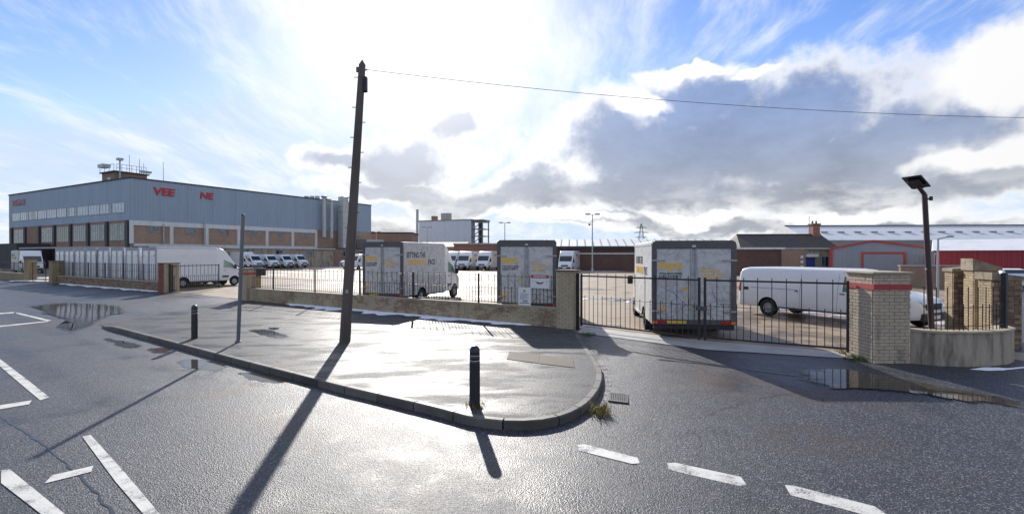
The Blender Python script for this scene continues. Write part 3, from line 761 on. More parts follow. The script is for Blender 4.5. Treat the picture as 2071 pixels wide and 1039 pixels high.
for q in range(2, n - 1):
    p = mid[q] - b0; bar(crail, (p.x, p.y, 0), .58 if q % 2 else .95, r=.010)
for (zr) in (.10, .50):
    mm = MB()
    for a, b in zip(mid[2:], mid[3:]): mm.tube((a.x - b0.x, a.y - b0.y, zr), (b.x - b0.x, b.y - b0.y, zr), .008, None, 5)
    mm.build('rail', 'black_paint', crail)
p = mid[-7] - b0; MB().box((p.x, p.y, .62), (.10, .10, 1.24), .4).build('post', 'black_paint', crail, bevel=.01)
for (px, y, w, d, h, cut, rz, lab) in ((1945, 15.2, .62, .5, 2.1, .06, -.3, 'leftmost weathered brick pier behind the curved wall'), (1984, 14.4, .55, .6, 2.16, -.24, -.35, 'middle brick pier with a broken sloping top behind the curved wall'), (2022, 13.4, .62, .6, 1.95, -.10, -.25, 'rightmost brick pier behind the curved wall')):
    x = ray(px, y); u = Vector((math.cos(rz), math.sin(rz))); nn = Vector((-u.y, u.x)); base = Vector((x, y, .1)); c = Vector((x, y))
    e = empty('brick_pier', base, 0, lab, 'pier', 'brick piers behind the curved wall')
    MB().box((0, 0, (h - .1) / 2), (w - .03, d - .03, h - .1), rz).build('core', 'mortar_cream', e)
    lay(e, brick_spec(c - u * w / 2 - nn * d / 2, u, w, .1, h, -nn), u, 'brick_bare' if w > .6 else 'brick_buff', base)
    lay(e, brick_spec(c - u * w / 2 - nn * (d / 2 - .05), nn, d - .05, .1, h, -u), nn, 'brick_buff', base)
    top = [u * (-w / 2 - .05) - nn * (d / 2 + .05), u * (w / 2 + .05) - nn * (d / 2 + .05), u * (w / 2 + .05) + nn * (d / 2 + .05), u * (-w / 2 - .05) + nn * (d / 2 + .05)]
    zs = [h - .1 + .002, h - .1 + .002]
    vs = [(q.x, q.y, h - .098) for q in top] + [(q.x, q.y, h - .098 + (.09 + (abs(cut) if (i in (0, 3)) == (cut < 0) else .0))) for i, q in enumerate(top)]
    MB().add(vs, [(3, 2, 1, 0), (4, 5, 6, 7), (0, 1, 5, 4), (1, 2, 6, 5), (2, 3, 7, 6), (3, 0, 4, 7)]).build('coping', 'coping_old', e)

# ------------------------------------------------------------------ vans
def interp(st):
    a = np.array(st, float)
    return lambda y: [float(np.interp(y, a[:, 0], a[:, k])) for k in (1, 2, 3)]
class Body:
    """vehicle body lofted along y from stations (y, bottom, top, half width); sides lean in above the belt line"""
    def __init__(s, st, belt, roof, tum, r=.12):
        s.st = st; s.fn = interp(st); s.belt, s.roof, s.tum, s.r = belt, roof, tum, r
    def hw(s, y, z):
        zb, zt, w = s.fn(y); r = min(s.r, (zt - zb) * .3)
        k = 1 - (1 - s.tum) * min(max((z - s.belt) / (s.roof - s.belt), 0), 1)
        x = w * k
        if z > zt - r: t = (z - zt + r) / r; x -= r * (1 - math.sqrt(max(1 - t * t, 0)))
        if z < zb + .08: t = (zb + .08 - z) / .08; x -= .04 * t
        return x
    def mesh(s, name, mat, parent, dens=.12):
        ys = sorted(set([q[0] for q in s.st] + [s.st[0][0] + (s.st[-1][0] - s.st[0][0]) * i / 60 for i in range(61)]))
        rings = []
        for y in ys:
            zb, zt, w = s.fn(y); r = min(s.r, (zt - zb) * .3)
            zs = [zb, zb + .08] + [zb + .08 + (zt - r - zb - .08) * i / 6 for i in range(1, 7)] + [zt - r + r * math.sin(math.pi / 2 * i / 5) for i in range(1, 6)]
            ring = [(s.hw(y, z), y, z) for z in zs]
            ring = ring + [(-x, y, z) for (x, y, z) in reversed(ring)]
            rings.append(ring)
        m = MB(); k = len(rings[0])
        for rg in rings: m.v += rg
        for i in range(len(rings) - 1):
            for j in range(k): m.f.append((i * k + j, i * k + (j + 1) % k, (i + 1) * k + (j + 1) % k, (i + 1) * k + j))
        m.f.append(tuple(range(k - 1, -1, -1))); m.f.append(tuple((len(rings) - 1) * k + j for j in range(k)))
        return m.build(name, mat, parent, smooth=True)
    def side(s, name, mat, parent, side, quad, off=.006, n=6):
        """patch on the flank: quad of four (y, z) corners"""
        (a, b, c, d) = quad; m = MB(); vs = []
        for i in range(n + 1):
            for j in range(n + 1):
                u, v = i / n, j / n
                y = (a[0] * (1 - u) + b[0] * u) * (1 - v) + (d[0] * (1 - u) + c[0] * u) * v
                z = (a[1] * (1 - u) + b[1] * u) * (1 - v) + (d[1] * (1 - u) + c[1] * u) * v
                vs.append((side * (s.hw(y, z) + off), y, z))
        m.add(vs, [(i * (n + 1) + j, (i + 1) * (n + 1) + j, (i + 1) * (n + 1) + j + 1, i * (n + 1) + j + 1) for i in range(n) for j in range(n)])
        return m.build(name, mat, parent, smooth=True)
    def top(s, name, mat, parent, y0, y1, s0, s1, off=.012, n=8):
        """patch on the upper surface between y0 and y1, spanning fractions s0..s1 of the width"""
        m = MB(); vs = []
        for i in range(n + 1):
            y = y0 + (y1 - y0) * i / n; zb, zt, w = s.fn(y); e = .01
            sl = (s.fn(y + e)[1] - s.fn(y - e)[1]) / (2 * e); nn = Vector((0, -sl, 1)).normalized()
            wt = s.hw(y, zt - .02)
            for j in range(n + 1):
                f = s0 + (s1 - s0) * j / n; vs.append((f * wt, y + nn.y * off, zt + nn.z * off))
        m.add(vs, [(i * (n + 1) + j, (i + 1) * (n + 1) + j, (i + 1) * (n + 1) + j + 1, i * (n + 1) + j + 1) for i in range(n) for j in range(n)])
        return m.build(name, mat, parent, smooth=True)

def cut_arches(o, axles, r, w, mat='van_black'):
    """open wheel arches with a boolean, baked into the mesh"""
    o.data.materials.append(MATS[mat])
    c = MB()
    for (y, z) in axles:
        for s in (-1, 1): c.tube((s * (w - .30), y, z), (s * (w + .3), y, z), r, None, 24)
    co = c.build('cut', mat)
    md = o.modifiers.new('b', 'BOOLEAN'); md.object = co; md.operation = 'DIFFERENCE'; md.solver = 'EXACT'
    try: md.material_mode = 'TRANSFER'
    except Exception: pass
    bpy.context.view_layer.update()
    me = bpy.data.meshes.new_from_object(o.evaluated_get(bpy.context.evaluated_depsgraph_get()))
    o.modifiers.remove(md); old = o.data; o.data = me; bpy.data.meshes.remove(old); bpy.data.objects.remove(co, do_unlink=True)
    try: me.set_sharp_from_angle(angle=R(35))
    except Exception: pass
_wheel = {}
def wheel(parent, x, y, r=.34, side=1, w=.22, rim='rim'):
    t = MB().lathe((0, 0, 0), [(r * .62, -w / 2), (r * .93, -w / 2), (r, -w / 2 + .03), (r, w / 2 - .03), (r * .93, w / 2), (r * .62, w / 2 - .01), (r * .60, w / 2 - .05)], 24, (side, 0, 0)).build('wheel', 'rubber', parent, smooth=True)
    t.location = (x, y, r)
    h = MB().lathe((0, 0, 0), [(r * .61, w / 2 - .045), (r * .58, w / 2 - .03), (r * .5, w / 2 - .06), (r * .32, w / 2 - .05), (r * .24, w / 2 - .02), (r * .10, w / 2 - .015), (r * .04, w / 2 - .015)], 20, (side, 0, 0)).build('rim', rim, t, smooth=True)
    for k in range(6):
        a = k * math.pi / 3
    return t

def cab_details(e, B, yw0, yw1, ynose, win, hand, w_nose, zl=.95, snow=False, zh=1.0):
    """windscreen, side windows, mirrors, grille, lights, bumper and plate of a van cab"""
    B.top('windscreen', 'glass_dark', e, yw0, yw1, -.93, .93)
    for s in (-1, 1):
        B.side('side_window', 'glass_green', e, s, win)
        hy, hz_ = hand
        B.side('door_handle', 'van_black', e, s, [(hy, hz_), (hy + .16, hz_), (hy + .16, hz_ + .035), (hy, hz_ + .035)], .015, 2)
        mx = B.hw(win[1][0], win[1][1]) + .05
        MB().box((s * (mx + .09), win[1][0] + .02, win[1][1] + .12), (.20, .12, .34)).build('mirror', 'van_black', e, bevel=.03)
        yh = ynose - .16; zb, zt, w = B.fn(yh)
        hl = MB(); xx = B.hw(yh, zh)
        hl.prism([(s * (xx - .30), ynose + .01, zh - .09), (s * (xx + .012), ynose - .20, zh - .02), (s * (xx + .012), ynose - .32, zh + .16), (s * (xx - .26), ynose - .06, zh + .06)], (0, -.06, 0))
        hl.build('headlight', 'lamp_clear', e)
    zb, zt, w = B.fn(ynose - .05)
    MB().box((0, ynose + .0, zh - .10), (w * 1.15, .05, .20)).build('grille', 'van_black', e, bevel=.02)
    MB().box((0, ynose + .015, zh - .42), (w * 1.9, .10, .26)).build('bumper', 'van_black', e, bevel=.04)
    MB().box((0, ynose + .075, zh - .42), (.52, .012, .11)).build('number_plate', 'plate_white', e)

def make_luton(livery):
    """box van: box body with rear doors in a dark frame, aerodynamic front over the cab"""
    e = empty('box_van', (0, 0, 0)); W = 2.25; H = 2.95; h = W / 2
    skin = 'livery' if livery else 'white_paint'
    roofm = 'white_paint_dirty'
    body = MB().b2(-h, h, .06, 4.2, .44, H - .09).build('box_body', skin, e); cut_arches(body, [(1.8, .34)], .45, 1.12)
    MB().b2(-h + .01, h - .01, .06, 4.2, H - .088, H - .01).build('box_roof', roofm, e, bevel=.05)
    for s in (-1, 1):
        MB().b2(s * (h + .002), s * (h + .018), 2.3, 4.2, .42, .50).build('side_rail', 'galv', e)
        MB().b2(s * (h + .002), s * (h + .012), .08, 4.2, H - .13, H - .09).build('roof_rail', 'white_paint_dirty', e)
    # rear frame: rounded portal
    o = [(-h, .58), (-h, H - .13), (-h + .03, H - .05), (-h + .1, H), (h - .1, H), (h - .03, H - .05), (h, H - .13), (h, .58)]
    i_ = [(-h + .13, .72), (-h + .13, H - .24), (h - .13, H - .24), (h - .13, .72)]
    m = MB()
    m.prism([(-h, -.0, .42), (-h, 0, H - .13), (-h + .03, 0, H - .05), (-h + .10, 0, H), (-h + .13, 0, H), (-h + .13, 0, .42)], (0, .10, 0))
    m.prism([(h, -.0, .42), (h, 0, H - .13), (h - .03, 0, H - .05), (h - .10, 0, H), (h - .13, 0, H), (h - .13, 0, .42)], (0, .10, 0))
    m.b2(-h + .13, h - .13, 0, .10, H - .24, H); m.b2(-h + .13, h - .13, 0, .10, .42, .56)
    m.build('rear_frame', 'van_frame' if livery else 'van_frame_pale', e)
    for s in (-1, 1):
        dmat = 'livery' if livery else 'white_paint'
        d = MB().b2(s * .035, s * (h - .135), .02, .06, .57, H - .25).build('rear_door', dmat, e, bevel=.008)
        MB().tube((s * .07, .0, .60), (s * .07, .0, H - .28), .016, None, 8).build('lock_bar', 'galv', d)
        for zz in (.82, 1.6, 2.35):
            if zz == 1.6: continue
            MB().b2(s * (h - .36), s * (h + .012), -.012, .018, zz - .025, zz + .025).build('hinge', 'hinge', d, bevel=.006)
        MB().b2(s * (h - .42), s * (h - .02), -.02, .06, .435, .53).build('tail_light', 'lamp_red', e, bevel=.01)
        MB().b2(s * (h - .02), s * (h - .14), -.022, .06, .445, .52).build('indicator', 'lamp_orange', e)
        if livery:
            if s < 0:
                text('BJS', .64, .27, (-.93, .014, 2.02), (R(90), 0, 0), 'print_yellow', d, bold=.022)
                text('TWO-MAN HOME', .62, .055, (-.93, .014, 1.93), (R(90), 0, 0), 'print_dark', d)
                text('DELIVERY', .62, .085, (-.93, .014, 1.82), (R(90), 0, 0), 'print_dark', d, bold=.012)
                MB().b2(-.32, -.18, .012, .03, 1.46, 1.54).build('sticker', 'plate_yellow', d)
                MB().b2(-.95, -.72, .012, .03, .84, .90).build('sticker', 'print_yellow', d)
            else:
                for q, (ln, ww) in enumerate((('ALL', .26), ('ROADS', .50), ('LEAD TO', .64), ('HOME', .46))):
                    text(ln, ww, .075, (.20, .014, 2.10 - q * .105), (R(90), 0, 0), 'print_yellow', d, bold=.012)
    MB().b2(-.05, .05, -.02, .018, H - .20, H - .14).build('marker_light', 'lamp_clear', e)
    MB().b2(-.72, -.20, -.02, -.0, .45, .54).build('number_plate', 'plate_yellow', e)
    MB().b2(-h + .05, h - .05, .02, .12, .27, .41).build('rear_bumper', 'van_black', e, bevel=.02)
    if livery:
        for s, rz in ((1, 90), (-1, -90)):
            y0 = .35 if s > 0 else 3.7
            sg = 1 if s > 0 else -1
            text('SETTING THE', 1.75, .27, (s * (h + .003), y0, 2.20), (R(90), 0, R(rz)), 'print_dark', body, bold=.015)
            text('CANTERBURY', 1.85, .27, (s * (h + .003), y0, 1.86), (R(90), 0, R(rz)), 'print_yellow', body, bold=.015)
            text('PACE', .72, .27, (s * (h + .003), y0 + sg * 2.05, 1.86), (R(90), 0, R(rz)), 'print_dark', body, bold=.015)
    # cab
    st = [(4.2, .42, 2.90, 1.07), (4.5, .42, 2.89, 1.06), (4.75, .42, 2.80, 1.05), (4.98, .42, 2.62, 1.03), (5.15, .42, 2.42, 1.02), (5.28, .42, 2.24, 1.01), (5.55, .42, 1.88, 1.0), (5.86, .42, 1.46, .98), (6.15, .42, 1.30, .95), (6.36, .42, 1.16, .91), (6.46, .44, 1.0, .86), (6.50, .48, .80, .82)]
    B = Body(st, 1.35, 2.9, .93, .13)
    c = B.mesh('cab', 'white_paint', e)
    cut_arches(c, [(5.62, .34)], .43, .98)
    cab_details(e, B, 5.84, 5.30, 6.50, [(4.72, 1.42), (5.60, 1.36), (5.46, 1.72), (4.76, 2.02)], (4.74, 1.18), .82)
    for s in (-1, 1):
        B.side('door_trim', 'van_black', e, s, [(4.62, .66), (5.10, .66), (5.16, .80), (4.62, .80)], .012, 3)
        wheel(e, s * .90, 5.62, .34, s)
        wheel(e, s * .99, 1.8, .34, s, rim='rim')
    MB().b2(-.7, .7, .3, 5.0, .30, .44).build('chassis', 'van_black', e)
    return e

def make_panel(low=False):
    if low:
        st = [(0, .42, 1.60, .86), (.04, .36, 1.74, .91), (.14, .34, 1.84, .945), (.4, .34, 1.895, .96), (1.2, .34, 1.91, .97), (3.9, .34, 1.90, .97), (4.25, .34, 1.86, .97), (4.42, .34, 1.80, .97), (5.20, .34, 1.19, .95), (5.75, .34, 1.08, .92), (6.0, .36, .98, .88), (6.12, .38, .84, .82), (6.16, .42, .70, .78)]
        B = Body(st, 1.05, 1.9, .86, .13); ax = (1.32, 5.45); wr = .335
        win = [(4.02, 1.12), (5.0, 1.10), (4.52, 1.60), (4.06, 1.64)]; scr = (5.16, 4.46); hand = (3.95, 1.02); nose = 6.16
    else:
        st = [(0, .42, 2.2, .90), (.04, .38, 2.36, .94), (.2, .36, 2.46, .98), (.6, .36, 2.49, .99), (3.6, .36, 2.48, .99), (3.95, .36, 2.42, .99), (4.15, .36, 2.28, .98), (4.25, .36, 2.16, .98), (4.85, .36, 1.42, .96), (5.15, .36, 1.28, .94), (5.38, .36, 1.12, .90), (5.50, .38, .96, .84), (5.56, .42, .78, .78)]
        B = Body(st, 1.3, 2.5, .88, .16); ax = (1.0, 4.55); wr = .34
        win = [(3.72, 1.36), (4.6, 1.30), (4.38, 1.72), (3.76, 1.98)]; scr = (4.82, 4.27); hand = (3.7, 1.15); nose = 5.56
    e = empty('panel_van', (0, 0, 0))
    b = B.mesh('van_body', 'white_paint', e)
    cut_arches(b, [(ax[0], wr), (ax[1], wr)], wr + .075, .96)
    cab_details(e, B, scr[0], scr[1], nose, win, hand, .8, zh=.86 if low else 1.0)
    for s in (-1, 1):
        for y in ax: wheel(e, s * .86, y, wr, s)
        if low:
            B.side('tail_light', 'lamp_red', e, s, [(.035, .92), (.16, .92), (.16, 1.26), (.06, 1.26)], .008, 3)
            B.side('fuel_flap', 'van_black', e, s, [(.26, .98), (.50, .98), (.50, 1.10), (.26, 1.10)], .005, 2)
            B.side('door_runner', 'grey_steel', e, s, [(.62, 1.08), (2.5, 1.08), (2.5, 1.095), (.62, 1.095)], .006, 3)
            B.side('sill', 'van_black', e, s, [(1.75, .345), (5.0, .345), (5.0, .40), (1.75, .40)], .004, 3)
            B.side('door_seam', 'grey_steel', e, s, [(3.84, .42), (3.85, .42), (3.90, 1.7), (3.89, 1.7)], .004, 6)
            B.side('door_seam', 'grey_steel', e, s, [(2.55, .42), (2.56, .42), (2.60, 1.7), (2.59, 1.7)], .004, 6)
            B.side('door_handle', 'van_black', e, s, [(2.40, 1.02), (2.52, 1.02), (2.52, 1.06), (2.40, 1.06)], .014, 2)
        else:
            B.side('tail_light', 'lamp_red', e, s, [(.035, .95), (.14, .95), (.14, 1.5), (.06, 1.5)], .008, 3)
    MB().b2(-.8, .8, -.04, .06, .38, .55).build('rear_bumper', 'van_black', e, bevel=.02)
    return e, B

def place(o, x, y, ax, ay, label, group, z=YARD, scale=(1, 1, 1)):
    o.location = (x, y, z); o.rotation_euler = (0, 0, head(ax, ay)); o.scale = scale
    return tag(o, label, 'van', group)
def rear_left(px, y, ax, ay, W):
    """rear centre from the picture column of the rear left corner"""
    L = math.hypot(ax, ay); ax, ay = ax / L, ay / L; x = ray(px, y)
    return x + ay * W / 2, y - ax * W / 2, ax, ay
GB = 'liveried box vans'; GW = 'white box vans parked in a row'; GP = 'white panel vans along the long building'
lut = make_luton(True)
x, y, a, b = rear_left(1318, 14.75, .12, .99, 2.35)
place(lut, x, y, a, b, 'liveried box van backed up right behind the closed double gate', GB, scale=(1.04, 1, .95))
v2 = copy_tree(lut); x, y, a, b = rear_left(1005, 19.4, .05, .998, 2.25)
place(v2, x, y, a, b, 'liveried box van behind the low wall beside the buff brick pillar', GB, scale=(1, 1, 1))
v3 = copy_tree(lut); x, y, a, b = rear_left(733, 24.6, .36, .93, 2.25)
place(v3, x, y, a, b, 'liveried box van showing its lettered side, behind the telegraph pole', GB, scale=(1, .97, 1.02))
# far liveried vans with their fronts towards us
for (px, y, ax, ay, lab) in ((908, 80, -.22, -1, 'leftmost of the far box vans nose on across the yard'), (934, 79, -.24, -1, 'middle one of three far box vans nose on across the yard'), (974, 78, -.28, -1, 'far box van nose on, left of the liveried van by the pillar'), (1142, 70, -.30, -1, 'far box van nose on before the dark brick building')):
    v = copy_tree(lut); L = math.hypot(ax, ay); ax, ay = ax / L, ay / L
    place(v, ray(px, y) - ax * 6.4, y - ay * 6.4, ax, ay, lab, 'far box vans across the yard')
# row of plain white vans
wl = make_luton(False)
un = Vector((-.84, .543))
words = ['nearest', 'second', 'third', 'fourth', 'fifth', 'sixth', 'seventh', 'eighth']
for q, t in enumerate((0, 2.72, 5.35, 7.9, 10.35, 12.75, 15.1, 17.4)):
    v = wl if q == 0 else copy_tree(wl)
    c = Vector((ray(287, 36.4), 36.4)) + un * t; ax, ay = .52, .855
    place(v, c.x + ay * .99, c.y - ax * .99, ax, ay, ('nearest of the white box vans parked in a row, its whole side in view' if q == 0 else '%s white box van counting from the nearest of the row' % words[q]), GW, scale=(.88, 1, 1))
v = copy_tree(lut); place(v, -65.5, 68.5, .80, -.60, 'box van with faded print at the far left, nose to the right', 'far left box van')
# panel vans
pvn, PB = make_panel(False)
Rv = Vector((.491, .871)); Nv = Vector((.871, -.491)); C0 = Vector((-59.7, 80.0))
for q, (t, lab) in enumerate(((14.3, 'leftmost of the four panel vans parked nose out, snow on its bonnet'), (17.3, 'second from left of the four panel vans parked nose out'), (20.4, 'third from left of the four panel vans parked nose out'), (23.4, 'rightmost of the four panel vans parked nose out'))):
    v = pvn if q == 0 else copy_tree(pvn)
    p = C0 + Rv * t + Nv * 5.7; place(v, p.x, p.y, Nv.x, Nv.y, lab, GP)
    if q == 0: PB.top('snow', 'snow', v, 4.9, 5.4, -.9, .9, .06)
    if q == 2: PB.top('snow', 'snow', v, 5.0, 5.35, -.85, .5, .04)
v = copy_tree(wl); place(v, ray(474, 91) - .3, 91 - .5, Nv.x, Nv.y, 'white box van left of the four panel vans', 'far box vans by the long building')
v = copy_tree(pvn); place(v, ray(745, 88), 90, -.75, -.66, 'panel van half hidden behind the telegraph pole, nose to the left', 'panel vans behind the telegraph pole')
v = copy_tree(pvn); place(v, ray(738, 86), 87, -.2, -.98, 'panel van nose on just right of the telegraph pole', 'panel vans behind the telegraph pole')
# the white panel van at right
pl_, LB = make_panel(True)
hx, hy = .47, -.883; rwx, rwy = ray(1581, 20.6), 20.6
place(pl_, rwx - hx * 1.32, rwy - hy * 1.32, hx, hy, 'white low panel van seen from the side behind the right gate leaf', 'white panel van at the right', scale=(1, 1.045, 1))
# ------------------------------------------------------------------ buildings
def frame2(o, u, n):
    """3x3 axes for boxes: x along u, y along n"""
    return Matrix(((u.x, n.x, 0), (u.y, n.y, 0), (0, 0, 1)))
class Bld:
    """a building in its own frame: local x along the front, local y into the building, z up"""
    def __init__(s, name, org, u, label, cat='building', group=None):
        s.e = empty(name, (org[0], org[1], 0), math.atan2(u[1], u[0]), label, cat, group)
    def box(s, name, mat, x0, x1, y0, y1, z0, z1, parent=None, bevel=0):
        return MB().b2(x0, x1, y0, y1, z0, z1).build(name, mat, parent or s.e, bevel=bevel)
    def clad(s, x0, x1, y, z0, z1, mat, pitch=.5, dep=.05, axis=0, panel=4.3, name='cladding_panel'):
        """corrugated sheeting on the face at y (axis 0) or at x=y (axis 1), in separate panels"""
        n = max(1, round((x1 - x0) / panel)); w = (x1 - x0) / n
        for k in range(n):
            a = x0 + k * w + .01; b = x0 + (k + 1) * w - .01; m = MB(); pts = []
            c = max(2, int((b - a) / pitch)); p = (b - a) / c
            for i in range(c):
                q = a + i * p; pts += [(q, 0), (q + p * .35, 0), (q + p * .45, -dep), (q + p * .9, -dep)]
            pts.append((b, 0)); vs = []
            sgn = 1
            for (u_, d_) in pts:
                for z in (z0, z1): vs.append((u_, y + d_, z) if axis == 0 else (y + d_, u_, z))
            m.add(vs, [(2 * i, 2 * i + 2, 2 * i + 3, 2 * i + 1) for i in range(len(pts) - 1)])
            m.build(name, mat, s.e, recalc=False)
    def window(s, x0, x1, y, z0, z1, nx=2, ny=1, glass='glass_mid', fm='frame_grey', ft=.07, axis=0):
        m = MB()
        def bx(a0, a1, c0, c1, d0, d1, mm): mm.b2(a0, a1, d0, d1, c0, c1) if axis == 0 else mm.b2(d0, d1, a0, a1, c0, c1)
        for (a0, a1, c0, c1) in ((x0, x1, z0, z0 + ft), (x0, x1, z1 - ft, z1), (x0, x0 + ft, z0 + ft, z1 - ft), (x1 - ft, x1, z0 + ft, z1 - ft)): bx(a0, a1, c0, c1, y - .06, y + .04, m)
        for i in range(1, nx):
            xx = x0 + (x1 - x0) * i / nx; bx(xx - ft * .4, xx + ft * .4, z0 + ft, z1 - ft, y - .05, y + .03, m)
        for j in range(1, ny):
            zz = z0 + (z1 - z0) * j / ny; bx(x0 + ft, x1 - ft, zz - ft * .3, zz + ft * .3, y - .045, y + .02, m)
        o = m.build('window', fm, s.e)
        for i in range(nx):
            p = MB(); a = x0 + (x1 - x0) * i / nx + .03; b = x0 + (x1 - x0) * (i + 1) / nx - .03
            bx(a, b, z0 + .03, z1 - .03, y - .03, y - .005, p); p.build('pane', random.choice([glass, glass, 'glass_mid', 'glass_dark']) if glass == 'glass_mid' else random.choice([glass] * 5 + ['glass_mid']), o)  # random glass tones put mixed reflections into the pane colour
        return o

# long blue-grey clad works. local x runs along the right-hand front, local y into the building
LB_ = 51.6; LL = 48.6
b1 = Bld('factory_building', (C0.x, C0.y), (Rv.x, Rv.y), 'big blue grey clad factory over a brick base, red letters high on it', 'building')
b1.box('core_wall', 'far_brick_tan', .05, LB_, .05, LL - .05, .1, 8.0)
b1.box('upper_core', 'cladding', .1, LB_ - .1, .1, LL - .1, 8.0, 14.5)
b1.clad(0, LB_, 0.0, 8.02, 14.55, 'cladding', .52, .045)
b1.box('roof_edge', 'felt', -.15, LB_ + .1, -.15, LL + .1, 14.56, 14.75)
b1.box('white_beam', 'white_conc', -.1, 35.5, -.12, .05, 7.25, 8.0)
b1.box('white_beam', 'white_conc', .5, 35.5, -.10, .05, 3.95, 4.35)
for k in range(7):
    x = k * 5.84
    b1.box('column', 'white_conc', x - .1, x + .45, -.14, .05, 4.35, 7.25)
for k in range(6):
    x = k * 5.84 + 2.5
    b1.window(x, x + 1.7, 0.0, 6.25, 7.2, 3, 1, 'glass_mid')
for (x, w) in ((37.2, 1.0), (44.5, .8), (47.0, .8)): b1.window(x, x + w, 0.0, 6.3, 7.2, 2, 1, 'glass_mid')
for (x, z0, z1) in ((4.7, 4.4, 7.6), (11.3, 4.4, 8.3)): MB().tube((x, -.3, z0), (x, -.3, z1), .11, None, 10).build('vent_pipe', 'galv', b1.e)
# left-hand front (face at local x = 0, running along local y)
def lclad(y0, y1, z0, z1): b1.clad(y0, y1, 0.0, z0, z1, 'cladding', .52, .045, axis=1)
lclad(0, LL, 10.95, 14.55); lclad(0, LL, 8.02, 9.25)
lclad(0, 1.6, 9.25, 10.95); lclad(LL - 1.6, LL, 9.25, 10.95)
k = 11
for q in range(k):
    y0 = 1.6 + q * (LL - 3.2) / k
    b1.window(y0, y0 + (LL - 3.2) / k - .12, -.02, 9.27, 10.93, 4, 1, 'glass_pale', axis=1)
b1.box('brick_front', 'far_brick_brown', -.02, .04, 0, LL, .1, 8.0)
for q in range(8):
    y0 = .2 + q * 6.6
    b1.box('dark_column', 'dark_column', -.30, -.02, y0, y0 + .7, .1, 8.0)
for q in range(7):
    y0 = 1.3 + q * 6.6
    if q == 5: continue
    b1.window(y0 + .3, y0 + 5.0, -.06, 4.9, 7.6, 6, 3, 'glass_mid', axis=1, ft=.09)
b1.box('dark_shed', 'felt', -5.0, -.4, 28, 44, .1, 4.6)
b1.box('canopy', 'concrete', -5, -.4, .5, 27, 3.6, 3.85)
text('VEE', 3.3, 1.25, (3.3, -.10, 12.3), (R(90), 0, 0), 'letter_red', b1.e, bold=.03, shear=.12, depth=.05)
text('NE', 2.3, 1.15, (10.7, -.10, 12.4), (R(90), 0, 0), 'letter_red', b1.e, bold=.03, shear=.12, depth=.05)
text('VEE ANNE', 6.4, 1.2, (-.10, 46.6, 12.3), (R(90), 0, R(-90)), 'letter_faded', b1.e, bold=.03, shear=.15, depth=.05)
# lean-to in front and lower brick range
b1.box('lean_to', 'cream_render', .5, 35.5, -5.0, -.2, .1, 3.75)
b1.box('lean_to_roof', 'felt', .2, 35.8, -5.25, -.15, 3.75, 3.92)
b1.box('gutter', 'white_conc', .2, 35.8, -5.36, -5.26, 3.74, 3.9)
for x in (15.0, 21.8, 28.6): b1.window(x, x + 1.6, -5.04, 2.5, 3.45, 2, 1, 'glass_mid')
b1.box('brick_range', 'far_brick_brown', 35.6, 62, -4.0, -.1, .1, 3.9)
b1.box('range_roof', 'felt', 35.9, 62.2, -4.15, 0, 3.9, 4.05)
for x in (38.5, 43.5): b1.window(x, x + 1.2, -4.04, 2.2, 3.5, 2, 1, 'glass_mid')
# ducts
def duct(x, y, z0, z1, r, kind):
    d = MB().tube((x, y, z0), (x, y, z1), r, None, 14)
    if kind == 'elbow': d.tube((x, y, z1 - .05), (x - .6, y, z1 + .35), r, None, 14).tube((x - .5, y, z1 + .3), (x - 1.6, y, z1 + .35), r, None, 14)
    o = d.build('duct', 'duct', b1.e, smooth=True)
    for q in range(int((z1 - z0) / 2.0) + 1): MB().lathe((x, y, z0 + .2 + q * 2.0), [(r, 0), (r + .05, 0), (r + .05, .1), (r, .1)], 14).build('flange', 'galv', o)
    if kind == 'cap': MB().lathe((x, y, z1), [(r, 0), (r * 1.7, .25), (r * 1.7, .4), (r * .4, .55)], 14).build('cowl', 'galv', o)
duct(36.4, -1.2, 6.4, 14.9, .42, 'cap'); duct(38.2, -1.4, 6.2, 14.3, .36, 'elbow')
m = MB().b2(40.4, 42.0, -2.6, -1.0, 4.05, 15.6); o = m.build('square_duct', 'duct', b1.e, bevel=.1)
for q in range(9): b1.box('duct_rib', 'galv', 40.36, 42.04, -2.64, -.96, 4.6 + q * 1.25, 4.68 + q * 1.25, parent=o)
for q in range(3): b1.box('roof_unit', 'galv', 33 + q * 1.4, 33.7 + q * 1.4, .3, 1.0, 14.75, 15.1 + .15 * q)
b1.box('air_unit', 'frame_white', 38.8, 39.9, -4.6, -4.05, 4.1, 4.9); b1.box('plant_deck', 'galv', 46.5, 52, -3.6, -.4, 4.05, 6.2)
# penthouse on the roof
ph = Bld('roof_penthouse', (-69.2, 89.3), (Rv.x, Rv.y), 'brown brick penthouse with railings and aerials on the factory roof', 'building')
ph.box('wall', 'far_brick_brown', 0, 5.0, 0, 4.8, 14.76, 17.05)
ph.box('roof_slab', 'felt', -.3, 5.3, -.3, 5.1, 17.05, 17.25)
ph.window(1.5, 2.7, -.03, 14.85, 16.25, 2, 1, 'glass_pale', axis=1)
for q in range(7):
    MB().tube((.2 + q * .77, -.1, 17.25), (.2 + q * .77, -.1, 18.45), .04, None, 6).build('rail_post', 'galv', ph.e)
for z in (17.85, 18.45): MB().tube((.2, -.1, z), (4.9, -.1, z), .035, None, 6).build('rail', 'galv', ph.e)
for q in range(4): MB().tube((-.1, .2 + q * 1.7, 17.25), (-.1, .2 + q * 1.7, 18.45), .04, None, 6).build('rail_post', 'galv', ph.e)
MB().tube((-.1, .2, 18.45), (-.1, 5.3, 18.45), .035, None, 6).build('rail', 'galv', ph.e)
MB().tube((.5, -.5, 14.7), (.5, -.5, 19.05), .13, None, 8).build('flue', 'galv', ph.e); ph.box('flue_head', 'galv', .1, .9, -.9, -.1, 19.05, 19.45)
